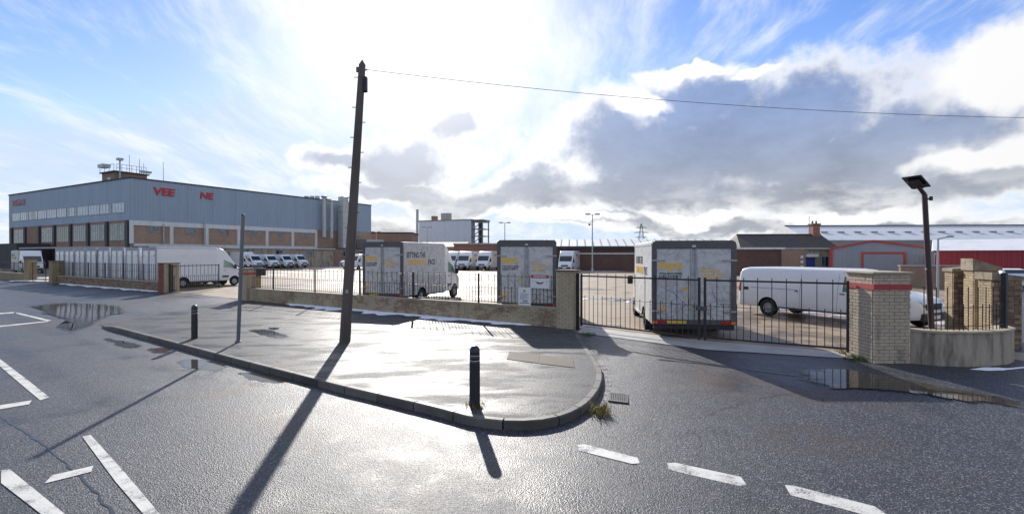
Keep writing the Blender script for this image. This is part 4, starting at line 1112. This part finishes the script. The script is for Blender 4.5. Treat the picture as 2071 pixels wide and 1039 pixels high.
for (x, z1) in ((2.4, 20.45), (4.0, 20.05), (4.7, 19.35)): MB().tube((x, .5, 17.25), (x, .5, z1), .05, .03, 6).build('aerial', 'pylon_grey', ph.e)
ph.box('antenna_panel', 'galv', -.6, .6, 3.0, 5.0, 18.05, 18.65); ph.box('antenna_panel', 'galv', 3.9, 5.5, -.6, .2, 17.45, 17.80)
MB().tube((8.0, .5, 14.7), (8.0, .5, 20.05), .06, .03, 6).build('aerial', 'pylon_grey', ph.e)

# pale clad block with stair tower
bw = Bld('clad_block', (-30.0, 165.0), (.93, -.3676), 'pale blue white clad block with an open steel stair tower', 'building')
def fit_len(px, org, u):
    t = (px - CX) / F; return (t * org[1] - org[0]) / (u[0] - t * u[1])
LW = fit_len(953, (-30, 165), (.93, -.3676))
bw.box('core', 'cladding_white', .1, LW - .1, .1, 3, 0, 13.2)
bw.clad(0, LW, 0, .1, 13.3, 'cladding_white', .9, .06, panel=5)
bw.box('roof_edge', 'roof_grey', -.2, LW + .2, -.2, 3.2, 13.31, 13.6)
MB().tube((-.6, 0, 0), (-.6, 0, 17.2), .45, None, 12).build('flue', 'galv', bw.e)
bw.box('roof_unit', 'far_brick_brown', 4, 5.6, 1, 2.4, 13.6, 15.0); bw.box('roof_unit', 'concrete', 7.5, 10.5, 1, 2.6, 13.6, 15.8)
for (x, y) in ((LW + .3, 0), (LW + 3.6, 0), (LW + .3, 4.5), (LW + 3.6, 4.5)): bw.box('stair_column', 'grey_steel', x, x + .3, y, y + .3, 0, 13.0)
for q in range(6): bw.box('stair_landing', 'grey_steel', LW + .2, LW + 4.0, -.1, 5, 2.2 * q + 1.6, 2.2 * q + 1.85)
for q in range(5):
    MB().prism([(LW + .7, -.05, 2.2 * q + 1.85), (LW + 1.1, -.05, 2.2 * q + 1.85), (LW + 3.5, -.05, 2.2 * q + 3.8), (LW + 3.1, -.05, 2.2 * q + 3.8)], (0, .12, 0)).build('stair_flight', 'grey_steel', bw.e)
bw.box('stair_back', 'dark_column', LW + .1, LW + 1.4, 4.8, 5.0, .1, 13.2); bw.box('stair_roof', 'grey_steel', LW + .1, LW + 4.1, -.2, 5.2, 13.0, 13.4)

def simple_shed(name, org, u, L, D, h, label, wall, roofm, ridge=0.0, over=.2, roof_t=.25, cap_h=None):
    s = Bld(name, org, u, label)
    s.box('wall', wall, 0, L, 0, D, 0, h)
    if ridge:
        pts = [(-over, -over, h), (-over, D / 2, h + ridge), (-over, D + over, h)]
        MB().prism([(x, y, z + .01) for (x, y, z) in pts], (L + 2 * over, 0, 0)).build('roof', roofm, s.e)
    else: s.box('roof', roofm, -over, L + over, -over, D + over, h + .004, h + roof_t)
    return s
y = 128; simple_shed('low_works', (ray(746, y), y), (1, .05), (832 - 746) / F * y, 12, 8.0, 'low tan and brown works building right of the factory', 'far_brick_brown', 'felt')
y = 112; s = simple_shed('tan_shed', (ray(838, y), y), (1, -.12), 10.5, 14, 4.3, 'low shed with a tan pitched roof behind the lettered van', 'far_brick_tan', 'roof_tan', 1.2)
y = 92; s = simple_shed('brick_store', (ray(918, y), y), (1, .02), (1012 - 918) / F * y, 12, 4.45, 'red brick flat roofed store behind the far box vans', 'far_brick_red', 'concrete', over=.15, roof_t=.22)
# long dark brick range with pale ribbed roof
y0 = 76.0; xL = ray(1100, y0); LR = ray(1510, 70) - xL
rng = Bld('brick_range_building', (xL, y0), (1, -.12), 'long dark brick building with a pale ribbed roof across the yard')
rng.box('wall', 'far_brick_dark', 0, LR, 0, 15, 0, 3.75)
rng.box('white_string', 'white_conc', 3, LR, -.06, .0, 2.68, 2.86)
MB().prism([(-.3, -.4, 3.76), (-.3, 6, 5.0), (-.3, 15.3, 3.76)], (LR + .5, 0, 0)).build('roof', 'roof_white', rng.e)
for q in range(int(LR / 1.2)): MB().prism([(q * 1.2, -.42, 3.84), (q * 1.2, 6, 5.10), (q * 1.2, 6, 5.0), (q * 1.2, -.42, 3.74)], (.12, 0, 0)).build('roof_rib', 'roof_grey', rng.e)
rng.box('fascia', 'felt', -.3, LR + .2, -.52, -.42, 3.5, 3.86)
# red brick block and terrace with tiled roof
y0 = 58.0
blk = Bld('flat_brick_block', (ray(1488, y0), y0), (1, -.05), 'flat roofed dark brick block below the tiled roof')
Lb = (1622 - 1488) / F * y0
blk.box('wall', 'far_brick_dark', 0, Lb * .66, 0, 8, 0, 3.2); blk.box('wall', 'far_brick_brown', Lb * .66, Lb, -.3, 8, 0, 3.15)
blk.box('roof_edge', 'white_conc', -.2, Lb * .72, -.2, 8.2, 3.204, 3.42)
for q in range(3): blk.box('wall_sign', 'frame_white', Lb * .93, Lb * .97, -.36, -.31, 1.1 + q * .55, 1.4 + q * .55)
y0 = 68.0
hs = Bld('tiled_house', (ray(1497, y0), y0), (1, -.06), 'pale rendered house with a dark tiled roof and brick chimney')
Lh = (1686 - 1497) / F * y0
hs.box('wall', 'cream_render', .1, Lh - .1, .1, 8, 0, 3.45)
MB().prism([(0, -.4, 3.45), (1.4, 4, 5.35), (0, 8.4, 3.45)], (.001, 0, 0))
roof = MB().add([(-.1, -.4, 3.46), (Lh + .1, -.4, 3.46), (Lh + .1, 8.4, 3.46), (-.1, 8.4, 3.46), (1.0, 4, 5.4), (Lh - .0, 4, 5.4)], [(0, 1, 5, 4), (2, 3, 4, 5), (0, 4, 3), (1, 2, 5), (3, 2, 1, 0)]).build('roof', 'roof_tile', hs.e)
hs.box('ridge', 'roof_tile', 1.0, Lh, 3.88, 4.12, 5.39, 5.5, parent=roof)
hs.box('chimney', 'far_brick_red', Lh - 1.3, Lh - .4, 3.4, 4.6, 4.6, 6.7, parent=roof); hs.box('chimney_cap', 'far_brick_dark', Lh - 1.4, Lh - .3, 3.3, 4.7, 6.7, 6.9, parent=roof)
for q in range(2): MB().tube((Lh - 1.1 + q * .5, 4, 6.9), (Lh - 1.1 + q * .5, 4, 7.3), .13, .1, 8).build('chimney_pot', 'far_brick_red', roof)
hs.box('aerial', 'pylon_grey', Lh - 1.6, Lh - 1.56, 3.9, 3.94, 5.4, 8.0, parent=roof)
hs.box('gutter', 'white_conc', 0, Lh, -.5, -.4, 3.36, 3.46)
hs.box('door', 'blue_door', Lh - 3.9, Lh - 2.8, .02, .08, .2, 2.2); hs.box('porch', 'white_conc', Lh - 4.1, Lh - 2.6, -.5, .08, 2.3, 2.7)
hs.window(Lh - 2.0, Lh - 1.0, .06, 1.0, 2.4, 2, 1, 'glass_mid')
# grey unit with red trim
y0 = 55.0
y0 = 60.0; uu = (.85, -.527)
un_ = Bld('gabled_unit', (ray(1681, y0), y0), uu, 'grey gabled industrial unit with red trim and a roller door')
Lu = fit_len(1872, (ray(1681, y0), y0), uu); mx = Lu * .47
un_.box('core', 'cladding_grey', .1, Lu - .1, .2, 8, 0, 3.2)
m = MB().prism([(0, .08, .1), (Lu, .08, .1), (Lu, .08, 3.35), (mx, .08, 4.15), (0, .08, 3.3)], (0, .1, 0)); m.build('gable_wall', 'cladding_grey', un_.e)
un_.clad(0.1, Lu * .36, .06, .8, 3.25, 'cladding_grey', .4, .03, panel=2.2)
un_.clad(Lu * .80, Lu - .1, .06, .8, 3.25, 'cladding_grey', .4, .03, panel=2.2)
MB().prism([(-.15, -.1, 3.22), (-.15, -.1, 3.40), (mx, -.1, 4.28), (Lu + .15, -.1, 3.46), (Lu + .15, -.1, 3.28), (mx, -.1, 4.10)], (0, .25, 0)).build('verge_trim', 'trim_red', un_.e)
MB().add([(-.2, .16, 3.36), (mx, .16, 4.24), (mx, 8, 4.24), (-.1, 8, 3.36)], [(0, 1, 2, 3)]).build('roof', 'roof_grey', un_.e); MB().add([(Lu + .2, .16, 3.42), (mx, .16, 4.245), (mx, 8, 4.245), (Lu + .1, 8, 3.42)], [(0, 1, 2, 3)]).build('roof', 'roof_grey', un_.e)
un_.box('corner_trim', 'trim_red', -.15, .15, -.12, .0, 0, 3.22)
un_.box('plinth', 'cladding_red', .15, Lu * .36, -.02, .07, .1, .8); un_.box('plinth', 'cladding_red', Lu * .80, Lu, -.02, .07, .1, .8)
d0, d1 = Lu * .36, Lu * .78
dw = un_.box('roller_door', 'cladding_grey', d0, d1, .0, .06, .1, 2.7)
for q in range(12): un_.box('slat', 'cladding_grey', d0 + .02, d1 - .02, -.03, .0, .15 + q * .21, .33 + q * .21, parent=dw)
un_.box('door_trim', 'trim_red', d0 - .2, d0, -.08, .07, .1, 2.9); un_.box('door_trim', 'trim_red', d1, d1 + .2, -.08, .07, .1, 2.9); un_.box('door_trim', 'trim_red', d0, d1, -.08, .06, 2.7, 2.9)
un_.box('wall_sign', 'frame_white', Lu * .83, Lu * .98, -.07, -.02, .7, 1.1)
# long shed with bright roof bands, far right, and red clad building
y0 = 92.0; x0 = ray(1640, y0)
ls = Bld('long_shed', (x0, y0), (1, -.06), 'long shed with a pale snow streaked roof beyond the gabled unit')
ls.box('wall', 'cladding_grey', 0, 60, 0, 25, 0, 5.2)
MB().prism([(-.4, -.5, 5.2), (-.4, 9, 8.2), (-.4, 9.2, 8.2), (-.4, 25, 5.2)], (61, 0, 0)).build('roof', 'roof_white', ls.e)
ls.box('ridge_rail', 'felt', -.4, 60, 8.9, 9.3, 8.21, 8.4); ls.box('eaves_band', 'roof_grey', -.4, 60, -.6, -.5, 4.0, 5.2)
for q in range(18): ls.box('rooflight', 'roof_grey', 4 + q * 3.0, 5.2 + q * 3.0, 4.2, 4.6, 6.72, 6.95)
y0 = 50.0; x0 = ray(1893, y0)
rd = Bld('red_shed', (x0, y0), (.78, -.626), 'red clad shed with a white roof behind the brick piers')
rd.box('core', 'cladding_red', .1, 30, .1, 14, 0, 3.0); rd.clad(0, 30, 0, .1, 3.0, 'cladding_red', .35, .04, panel=3.0)
MB().prism([(-.2, -.2, 3.01), (-.2, 7, 4.2), (-.2, 14.2, 3.01)], (30.5, 0, 0)).build('roof', 'roof_white', rd.e)
# garden wall behind the van at right
gw = Bld('yard_wall', (ray(1822, 38), 38), (1, -.12), 'brown brick boundary wall behind the solar lamp post', 'wall')
gw.box('wall', 'far_brick_brown', 0, 5.2, 0, .25, .1, 1.75); gw.box('coping', 'concrete', -.05, 5.25, -.05, .3, 1.752, 1.82)
# pylon
py_ = empty('pylon', (ray(1297, 520), 520, 0), 0, 'distant lattice electricity pylon on the horizon', 'pylon')
m = MB()
def pyx(z): return 4.2 * (1 - z / 34) + .5
for sx in (-1, 1):
    for sy in (-1, 1): m.tube((sx * 4.6, sy * 4.6, 0), (sx * .5, sy * .5, 34), .28, .2, 5)
zz = [0, 6, 11, 16, 20, 24, 28, 31, 34]
for a, b in zip(zz, zz[1:]):
    for s in (-1, 1): m.tube((s * pyx(a), -pyx(a), a), (-s * pyx(b), -pyx(b), b), .16, None, 4)
m.build('tower', 'pylon_grey', py_)
for z, w in ((20, 6), (25, 7.5), (30, 5.5)): MB().tube((-w, 0, z), (0, 0, z + 1.2), .22, None, 5).tube((0, 0, z + 1.2), (w, 0, z), .22, None, 5).tube((-w, 0, z), (w, 0, z), .2, None, 5).build('cross_arm', 'pylon_grey', py_)

# ------------------------------------------------------------------ street furniture
# telegraph pole
tp = at(697, 690, .17); tz = pav(tp.x, tp.y)
pole = empty('telegraph_pole', (tp.x, tp.y, tz), 0, 'tall dark timber telegraph pole leaning slightly right on the pavement', 'pole')
top = Vector((.50, 0, 7.75))
m = MB(); prev = None; n = 14; vs = []
K = 10
for i in range(K + 1):
    c = top * (i / K); r = .155 - .06 * i / K
    for j in range(n): t = 2 * math.pi * j / n; vs.append((c.x + r * math.cos(t), c.y + r * math.sin(t), c.z - (.1 if i == 0 else 0)))
m.add(vs, [(i * n + j, i * n + (j + 1) % n, (i + 1) * n + (j + 1) % n, (i + 1) * n + j) for i in range(K) for j in range(n)] + [tuple(range(n - 1, -1, -1))])
cp = top + Vector((0, 0, .16)); k0 = len(m.v); m.v.append(tuple(cp)); m.f += [(K * n + j, K * n + (j + 1) % n, k0) for j in range(n)]
m.build('shaft', 'timber', pole, smooth=True)
for i in range(11):
    z = 3.2 + i * .42; c = top * (z / top.z); s = 1 if i % 2 else -1
    MB().tube((c.x, c.y, z), (c.x + s * .20, c.y - .02, z), .012, None, 6).build('step_iron', 'grey_steel', pole)
c = top * .93; MB().box((c.x + .13, c.y - .02, 7.2), (.10, .14, .42)).build('junction_box', 'van_black', pole, bevel=.02)
c = top * .985; MB().box((c.x - .13, c.y, 7.62), (.06, .05, .14)).build('bracket', 'grey_steel', pole)
MB().tube((c.x - .15, c.y, 7.55), (c.x + .15, c.y, 7.62), .02, None, 6).build('hook', 'grey_steel', pole)
c = top * .18; MB().box((c.x + .02, c.y - .145, 1.42), (.07, .01, .10)).build('number_tag', 'galv', pole)
# overhead wire
w0 = Vector((tp.x + .62, tp.y, 7.62 + tz)); w1 = Vector((26.0, 15.6, 6.9))
cu = bpy.data.curves.new('overhead_wire', 'CURVE'); cu.dimensions = '3D'; cu.bevel_depth = .007; cu.bevel_resolution = 1
sp = cu.splines.new('POLY'); sp.points.add(40)
for i in range(41):
    t = i / 40; p = w0.lerp(w1, t); sp.points[i].co = (p.x, p.y, p.z - .62 * 4 * t * (1 - t), 1)
wo = bpy.data.objects.new('overhead_wire', cu); COL.objects.link(wo); cu.materials.append(MATS['van_black'])
dg = bpy.context.evaluated_depsgraph_get(); me = bpy.data.meshes.new_from_object(wo.evaluated_get(dg)); bpy.data.objects.remove(wo, do_unlink=True)
wo = bpy.data.objects.new('overhead_wire', me); COL.objects.link(wo); tag(wo, 'thin overhead wire running right from the telegraph pole', 'wire')
# steel post
sp_ = at(481, 690, .17); sz = pav(sp_.x, sp_.y)
pst = empty('steel_post', (sp_.x, sp_.y, sz), 0, 'thin grey steel post without a sign on the pavement', 'post')
MB().tube((0, 0, -.05), (.15, 0, 3.55), .05, .05, 14).build('shaft', 'grey_steel', pst, smooth=True)
MB().lathe((.15, 0, 3.55), [(.052, 0), (.052, .02), (.02, .04)], 14).build('cap', 'van_black', pst)
MB().lathe((0, 0, 0), [(.075, -.02), (.075, .03), (.052, .05)], 14).build('collar', 'grey_steel', pst)
# bollards
def bollard(p, label):
    z = pav(p.x, p.y); e = empty('bollard', (p.x, p.y, z), random.uniform(0, 6), label, 'bollard', 'black bollards on the pavement')
    r = .088
    MB().lathe((0, 0, -.05), [(r * 1.04, 0), (r, .1), (r * .97, .76), (r * .97, .78), (r * .90, .79), (r * .90, .80), (r * .97, .81), (r * .97, .855), (r * .90, .865), (r * .90, .875), (r * .97, .885), (r * .97, .93), (r * .93, .97), (r * .8, 1.0), (r * .55, 1.025), (r * .2, 1.035)], 20).build('shaft', 'bollard_black', e, smooth=True)
    for zz in (.745, .83): MB().lathe((0, 0, zz - .05 + .04), [(r * .93, 0), (r * .985, .003), (r * .985, .012), (r * .93, .015)], 20).build('ring', 'bollard_ring', e, smooth=True)
    return e
bollard(at(393, 683.5, .15), 'black bollard with pale rings near the left entrance, beyond the gutter puddle')
bollard(at(960, 820, .145), 'black bollard with pale rings at the kerb corner, nearest the camera')
# solar lamp
lx, ly = 10.25, 12.45
sl_ = empty('solar_lamp', (lx, ly, YARD), 0, 'dark post with a tilted solar panel lamp behind the curved wall', 'lamp post')
t = Vector((-.22, 0, 3.86))
MB().tube((0, 0, 0), t, .065, .058, 12).build('post', 'lamp_brown', sl_, smooth=True)
MB().lathe((0, 0, 0), [(.12, 0), (.12, .02), (.07, .06)], 12).build('foot', 'lamp_brown', sl_)
ax = Matrix.Rotation(R(20), 3, 'Y') @ Matrix.Rotation(R(-14), 3, 'X') @ Matrix.Rotation(R(28), 3, 'Z')
hc = t + Vector((-.20, 0, .30))
MB().box(hc, (.56, .40, .03), ax=ax).build('solar_panel', 'solar', sl_, bevel=.006)
MB().box(hc - ax @ Vector((0, 0, .06)), (.34, .24, .08), ax=ax).build('lamp_head', 'van_black', sl_, bevel=.015)
MB().tube(t, hc - ax @ Vector((0, 0, .05)), .05, .04, 10).build('neck', 'lamp_brown', sl_)
MB().tube(t + Vector((.02, 0, -.12)), t + Vector((.14, -.02, -.10)), .02, None, 8).tube(t + Vector((.14, -.02, -.15)), t + Vector((.14, -.02, -.05)), .04, None, 10).build('sensor', 'van_black', sl_)
MB().box((-.12, 0, 2.05), (.14, .05, .04)).build('bracket', 'galv', sl_)
# yard lamp columns
def yard_lamp(px, y, h, label, arms):
    e = empty('lamp_column', (ray(px, y), y, YARD), 0, label, 'lamp post', 'lamp columns in the yard')
    MB().tube((0, 0, 0), (0, 0, h), .10, .06, 10).build('column', 'galv', e, smooth=True)
    MB().lathe((0, 0, 0), [(.16, 0), (.16, .5), (.1, .6)], 10).build('base', 'galv', e)
    for s in arms:
        MB().tube((0, 0, h), (s * .5, -.1, h + .05), .035, None, 6).build('arm', 'galv', e)
        MB().box((s * .62, -.15, h + .05), (.62, .38, .16), .1).build('floodlight', 'grey_steel', e, bevel=.03)
    return e
yl = yard_lamp(1198, 66, 7.55, 'tall lamp column before the dark brick building', (-1, 1))
MB().tube((0, 0, 6.3), (-.4, -.1, 6.3), .03, None, 6).tube((-.4, -.1, 6.15), (-.4, -.1, 6.4), .12, None, 8).build('camera', 'grey_steel', yl)
yard_lamp(1021, 84, 7.6, 'lamp column rising behind the liveried van by the pillar', (-1, 1))
yard_lamp(864, 92, 7.3, 'lamp column before the pale clad block', (-1, 1))
yard_lamp(761, 100, 6.8, 'lamp column beside the right end of the factory', (-1, 1))
st_ = empty('street_light', (ray(1897, 27), 27, 0.1), 0, 'thin grey street light post behind the brick piers', 'lamp post')
MB().tube((0, 0, 0), (0, 0, 3.35), .06, .045, 8).build('post', 'galv', st_, smooth=True); MB().tube((0, 0, 3.33), (.55, 0, 3.45), .03, None, 6).build('arm', 'galv', st_); MB().box((.62, 0, 3.46), (.35, .14, .07)).build('lantern', 'grey_steel', st_, bevel=.02)
# notice boards on the railing
def on_rail(px, off=.05):
    s = wall_s(px); p = ra + wall_dir * s - wall_n * off; return p
rzw = math.atan2(wall_dir.y, wall_dir.x)
p = on_rail(1050); s1 = empty('notice_sign', (p.x, p.y, .86), rzw, 'white notice with a yellow triangle hung low on the railing', 'sign', 'signs on the railing')
MB().b2(0, .50, -.012, 0, 0, .62).build('board', 'plate_white', s1, bevel=.004)
MB().prism([(.18, -.016, .46), (.32, -.016, .46), (.25, -.016, .58)], (0, .003, 0)).build('triangle', 'plate_yellow', s1)
MB().prism([(.22, -.019, .475), (.27, -.019, .475), (.255, -.019, .53)], (0, .002, 0)).build('symbol', 'print_dark', s1)
for q in range(6): MB().b2(.07, .43 - .03 * (q % 3), -.015, -.0125, .40 - q * .042, .405 - q * .042 + .008).build('text_line', 'grey_steel', s1)
MB().b2(.18, .38, -.015, -.0125, .13, .16).build('text_line', 'print_dark', s1); MB().b2(.06, .44, -.015, -.0125, .07, .095).build('text_line', 'print_dark', s1)
p = on_rail(1075); s2 = empty('warning_sign', (p.x, p.y, 1.47), rzw, 'red topped white sign on the railing beside the buff pillar', 'sign', 'signs on the railing')
MB().b2(0, .72, -.012, 0, 0, .46).build('board', 'plate_white', s2, bevel=.004)
MB().b2(.01, .71, -.016, -.0125, .34, .45).build('red_header', 'red_band', s2)
text('WARNING', .50, .06, (.11, -.018, .365), (R(90), 0, 0), 'plate_white', s2)
for s, c in ((-1, 'print_dark'), (1, 'letter_red')):
    MB().prism([(.36, -.016, .19), (.36 + s * .16, -.016, .22), (.36 + s * .14, -.016, .185), (.36 + s * .02, -.016, .12)], (0, .003, 0)).build('emblem', c, s2)
for s in (.07, .60): MB().prism([(s, -.016, .20), (s + .05, -.016, .25), (s + .06, -.016, .235)], (0, .003, 0)).build('mark', 'print_dark', s2)
# post box on a stand behind the railing
bx = Vector((ray(521, 28.3), 28.3))
pb = empty('box_on_stand', (bx.x, bx.y, YARD), rzw, 'dark box on a tan stand behind the railing by the left entrance', 'box')
MB().b2(-.18, .18, -.1, .1, 0, 1.25).build('stand', 'board_tan', pb); MB().b2(-.24, .40, -.2, .25, 1.25, 1.66).build('box', 'van_black', pb, bevel=.02); MB().prism([(-.3, -.25, 1.662), (.2, -.25, 1.662), (-.05, -.25, 1.84)], (0, .5, 0)).build('lid', 'iron', pb)
# car in the side street
st = [(0, .35, .80, .70), (.06, .30, 1.0, .80), (.35, .25, 1.12, .85), (.7, .25, 1.40, .86), (1.2, .25, 1.46, .86), (2.0, .25, 1.44, .86), (2.9, .25, 1.02, .85), (3.6, .25, .92, .82), (3.95, .28, .78, .75), (4.02, .32, .6, .68)]
CB = Body(st, .95, 1.46, .80, .12); car = empty('parked_car', (0, 0, 0))
cb = CB.mesh('car_body', 'car_white', car); cut_arches(cb, [(.75, .3), (3.3, .3)], .36, .85)
CB.top('rear_window', 'glass_dark', car, .38, .66, -.85, .85); CB.top('windscreen', 'glass_dark', car, 2.85, 2.1, -.9, .9)
for s in (-1, 1):
    CB.side('side_window', 'glass_dark', car, s, [(.85, 1.0), (2.65, 1.0), (2.1, 1.33), (.95, 1.33)]); CB.side('tail_light', 'lamp_red', car, s, [(.03, .72), (.25, .72), (.25, .92), (.05, .92)], .01, 3)
    for yy in (.75, 3.3): wheel(car, s * .76, yy, .3, s, .19)
MB().b2(-.26, .26, -.02, .02, .62, .72).build('number_plate', 'plate_yellow', car)
car.location = (ray(2066, 34), 34, g(30, 34)); car.rotation_euler = (0, 0, head(.25, .97)); tag(car, 'white car cut off at the right edge of the picture', 'car')

# ------------------------------------------------------------------ snow, weeds, litter
def snow_strip(pts, wid, zf, label):
    """uneven ribbon of old snow"""
    path = resample(pts, .12); m = MB(); vs = []
    ph = random.uniform(0, 9)
    for i, p in enumerate(path):
        a = path[max(i - 1, 0)]; b = path[min(i + 1, len(path) - 1)]; t = (b - a).normalized(); nn = Vector((-t.y, t.x))
        k = i / (len(path) - 1)
        w = wid * (.55 + .35 * math.sin(i * .23 + ph) + .25 * math.sin(i * .71 + 2 * ph) + random.uniform(-.12, .12)) * min(1, 8 * k, 8 * (1 - k)); w = max(w, wid * .3 * min(1, 8 * k, 8 * (1 - k)), .01)
        for j, (f, h) in enumerate(((0, .04), (-.3, .05), (-.7, .035), (-1, 0))):
            q = p + nn * (f * w); vs.append((q.x, q.y, zf(q.x, q.y) + .004 + h * random.uniform(.6, 1.2) * min(1, w * 6)))
    m.add(vs, [(i * 4 + j, i * 4 + 4 + j, i * 4 + 5 + j, i * 4 + 1 + j) for i in range(len(path) - 1) for j in range(3)])
    o = m.build('snow', 'snow', smooth=True); o['kind'] = 'stuff'; o['label'] = label; o['category'] = 'snow'
    return o
wb = lambda s: A_ + wall_dir * s - wall_n * .14
snow_strip([wb(3.6), wb(8), wb(12), wb(17.6)], .80, pav, 'strip of old snow along the foot of the long wall')
wb2 = lambda s: C_ + dBC * s - Vector((-dBC.y, dBC.x)) * .14
snow_strip([wb2(1.0), wb2(8), wb2(16.5), wb2(19.4)], .55, g, 'strip of old snow below the wall by the white vans')
pth = [Vector(p) for p in ((9.6, 10.72), (10.4, 10.75), (11.2, 11.0))]
snow_strip(pth, .18, g, 'thin snow below the curved wall')
m = MB()
def blob(x, y, rx, ry, z, h=.05):
    n = 16; a0 = random.uniform(0, 6); vs = [(x, y, z + h)]
    for q in range(n):
        t = 2 * math.pi * q / n; r = random.uniform(.65, 1.1); vs.append((x + rx * r * math.cos(t), y + ry * r * math.sin(t), z))
        vs.append((x + .6 * rx * r * math.cos(t), y + .6 * ry * r * math.sin(t), z + h * .8))
    fs = []
    for q in range(n):
        a, b = 1 + 2 * q, 1 + 2 * ((q + 1) % n); fs += [(a, b, b + 1, a + 1), (a + 1, b + 1, 0)]
    m.add(vs, fs)
for (px, py, rx, ry) in ((1198, 604, .7, .3), (1243, 608, .5, .25), (1275, 611, .35, .2), (700, 560, 2.2, .7), (690, 571, 1.6, .6), (714, 553, 3, .8), (600, 551, 3, .7), (560, 556, 1.8, .5), (960, 553, 3.0, .6), (1100, 551, 4, .5), (1210, 549, 4.5, .8), (1240, 547, 3.5, .8), (940, 566, 1.5, .35), (985, 575, 1.2, .3), (965, 588, .8, .25), (1160, 556, 1.5, .4), (655, 542, 4, .8), (690, 540, 4, .8), (1580, 625, .9, .16), (1640, 634, 1.0, .14), (1700, 640, .6, .15), (80, 562, 3, .8), (60, 568, 2, .6), (1910, 655, .8, .2)):
    p = at(px, py, YARD); blob(p.x, p.y, rx, ry, YARD + .003, .06)
o = m.build('snow', 'snow', smooth=True); o['kind'] = 'stuff'; o['label'] = 'patches of old snow lying about the yard'; o['category'] = 'snow'
def tuft(p, z, n, h, spread, mat, label, cat='grass'):
    m = MB()
    for _ in range(n):
        a = random.uniform(0, 6.28); r = spread * math.sqrt(random.random()); bx_, by_ = r * math.cos(a), r * math.sin(a); hh = h * random.uniform(.4, 1.1)
        lx_, ly_ = random.uniform(-.8, .8) * hh, random.uniform(-.8, .8) * hh; w = random.uniform(.004, .009); ca, sa = math.cos(a), math.sin(a)
        m.add([(bx_ - w * sa, by_ + w * ca, 0), (bx_ + w * sa, by_ - w * ca, 0), (bx_ + lx_ * .5 + w * .7 * sa, by_ + ly_ * .5 - w * .7 * ca, hh * .7), (bx_ + lx_ * .5 - w * .7 * sa, by_ + ly_ * .5 + w * .7 * ca, hh * .7), (bx_ + lx_, by_ + ly_, hh * .85)], [(0, 1, 2, 3), (3, 2, 4)])
    o = m.build('grass_tuft' if cat == 'grass' else 'dead_leaves', mat, recalc=False); o.location = (p.x, p.y, z); return tag(o, label, cat, kind='stuff')
p = at(1213, 840); tuft(p, g(p.x, p.y), 170, .20, .20, 'dry_grass', 'dry yellow grass tuft growing at the kerb corner')
p = at(960, 820, .145); tuft(p, pav(p.x, p.y), 90, .07, .21, 'leaf_litter', 'dead leaves round the foot of the nearest bollard', 'leaves')
p = at(1738, 727, .2); tuft(p, g(p.x, p.y), 260, .13, .32, 'green_grass', 'green weeds at the foot of the wide cream pillar')
p = at(1715, 715, .2); tuft(p, g(p.x, p.y), 160, .10, .3, 'dry_grass', 'dry weeds beside the right gate hinge')
p = at(1190, 678, .19); tuft(p, g(p.x, p.y), 140, .10, .25, 'green_grass', 'weeds at the foot of the buff brick pillar')
m = MB()
for _ in range(260):
    k = random.random(); i = int(len(kp) * (.72 + .22 * random.random())); i = min(i, len(kp) - 2)
    t = (kp[i + 1] - kp[i]).normalized(); q = kp[i] + Vector((t.y, -t.x)) * abs(random.gauss(.02, .12)); s = random.uniform(.01, .03); a = random.uniform(0, 6.28)
    z = g(q.x, q.y) + .006
    m.add([(q.x + s * math.cos(a + b), q.y + s * math.sin(a + b) * .7, z + random.uniform(0, .015)) for b in (0, 2, 4)], [(0, 1, 2)])
o = m.build('leaf_litter', 'leaf_litter', recalc=False); tag(o, 'brown leaf litter in the gutter of the curved kerb', 'leaves', kind='stuff')
bpy.data.objects.remove(_bo, do_unlink=True)
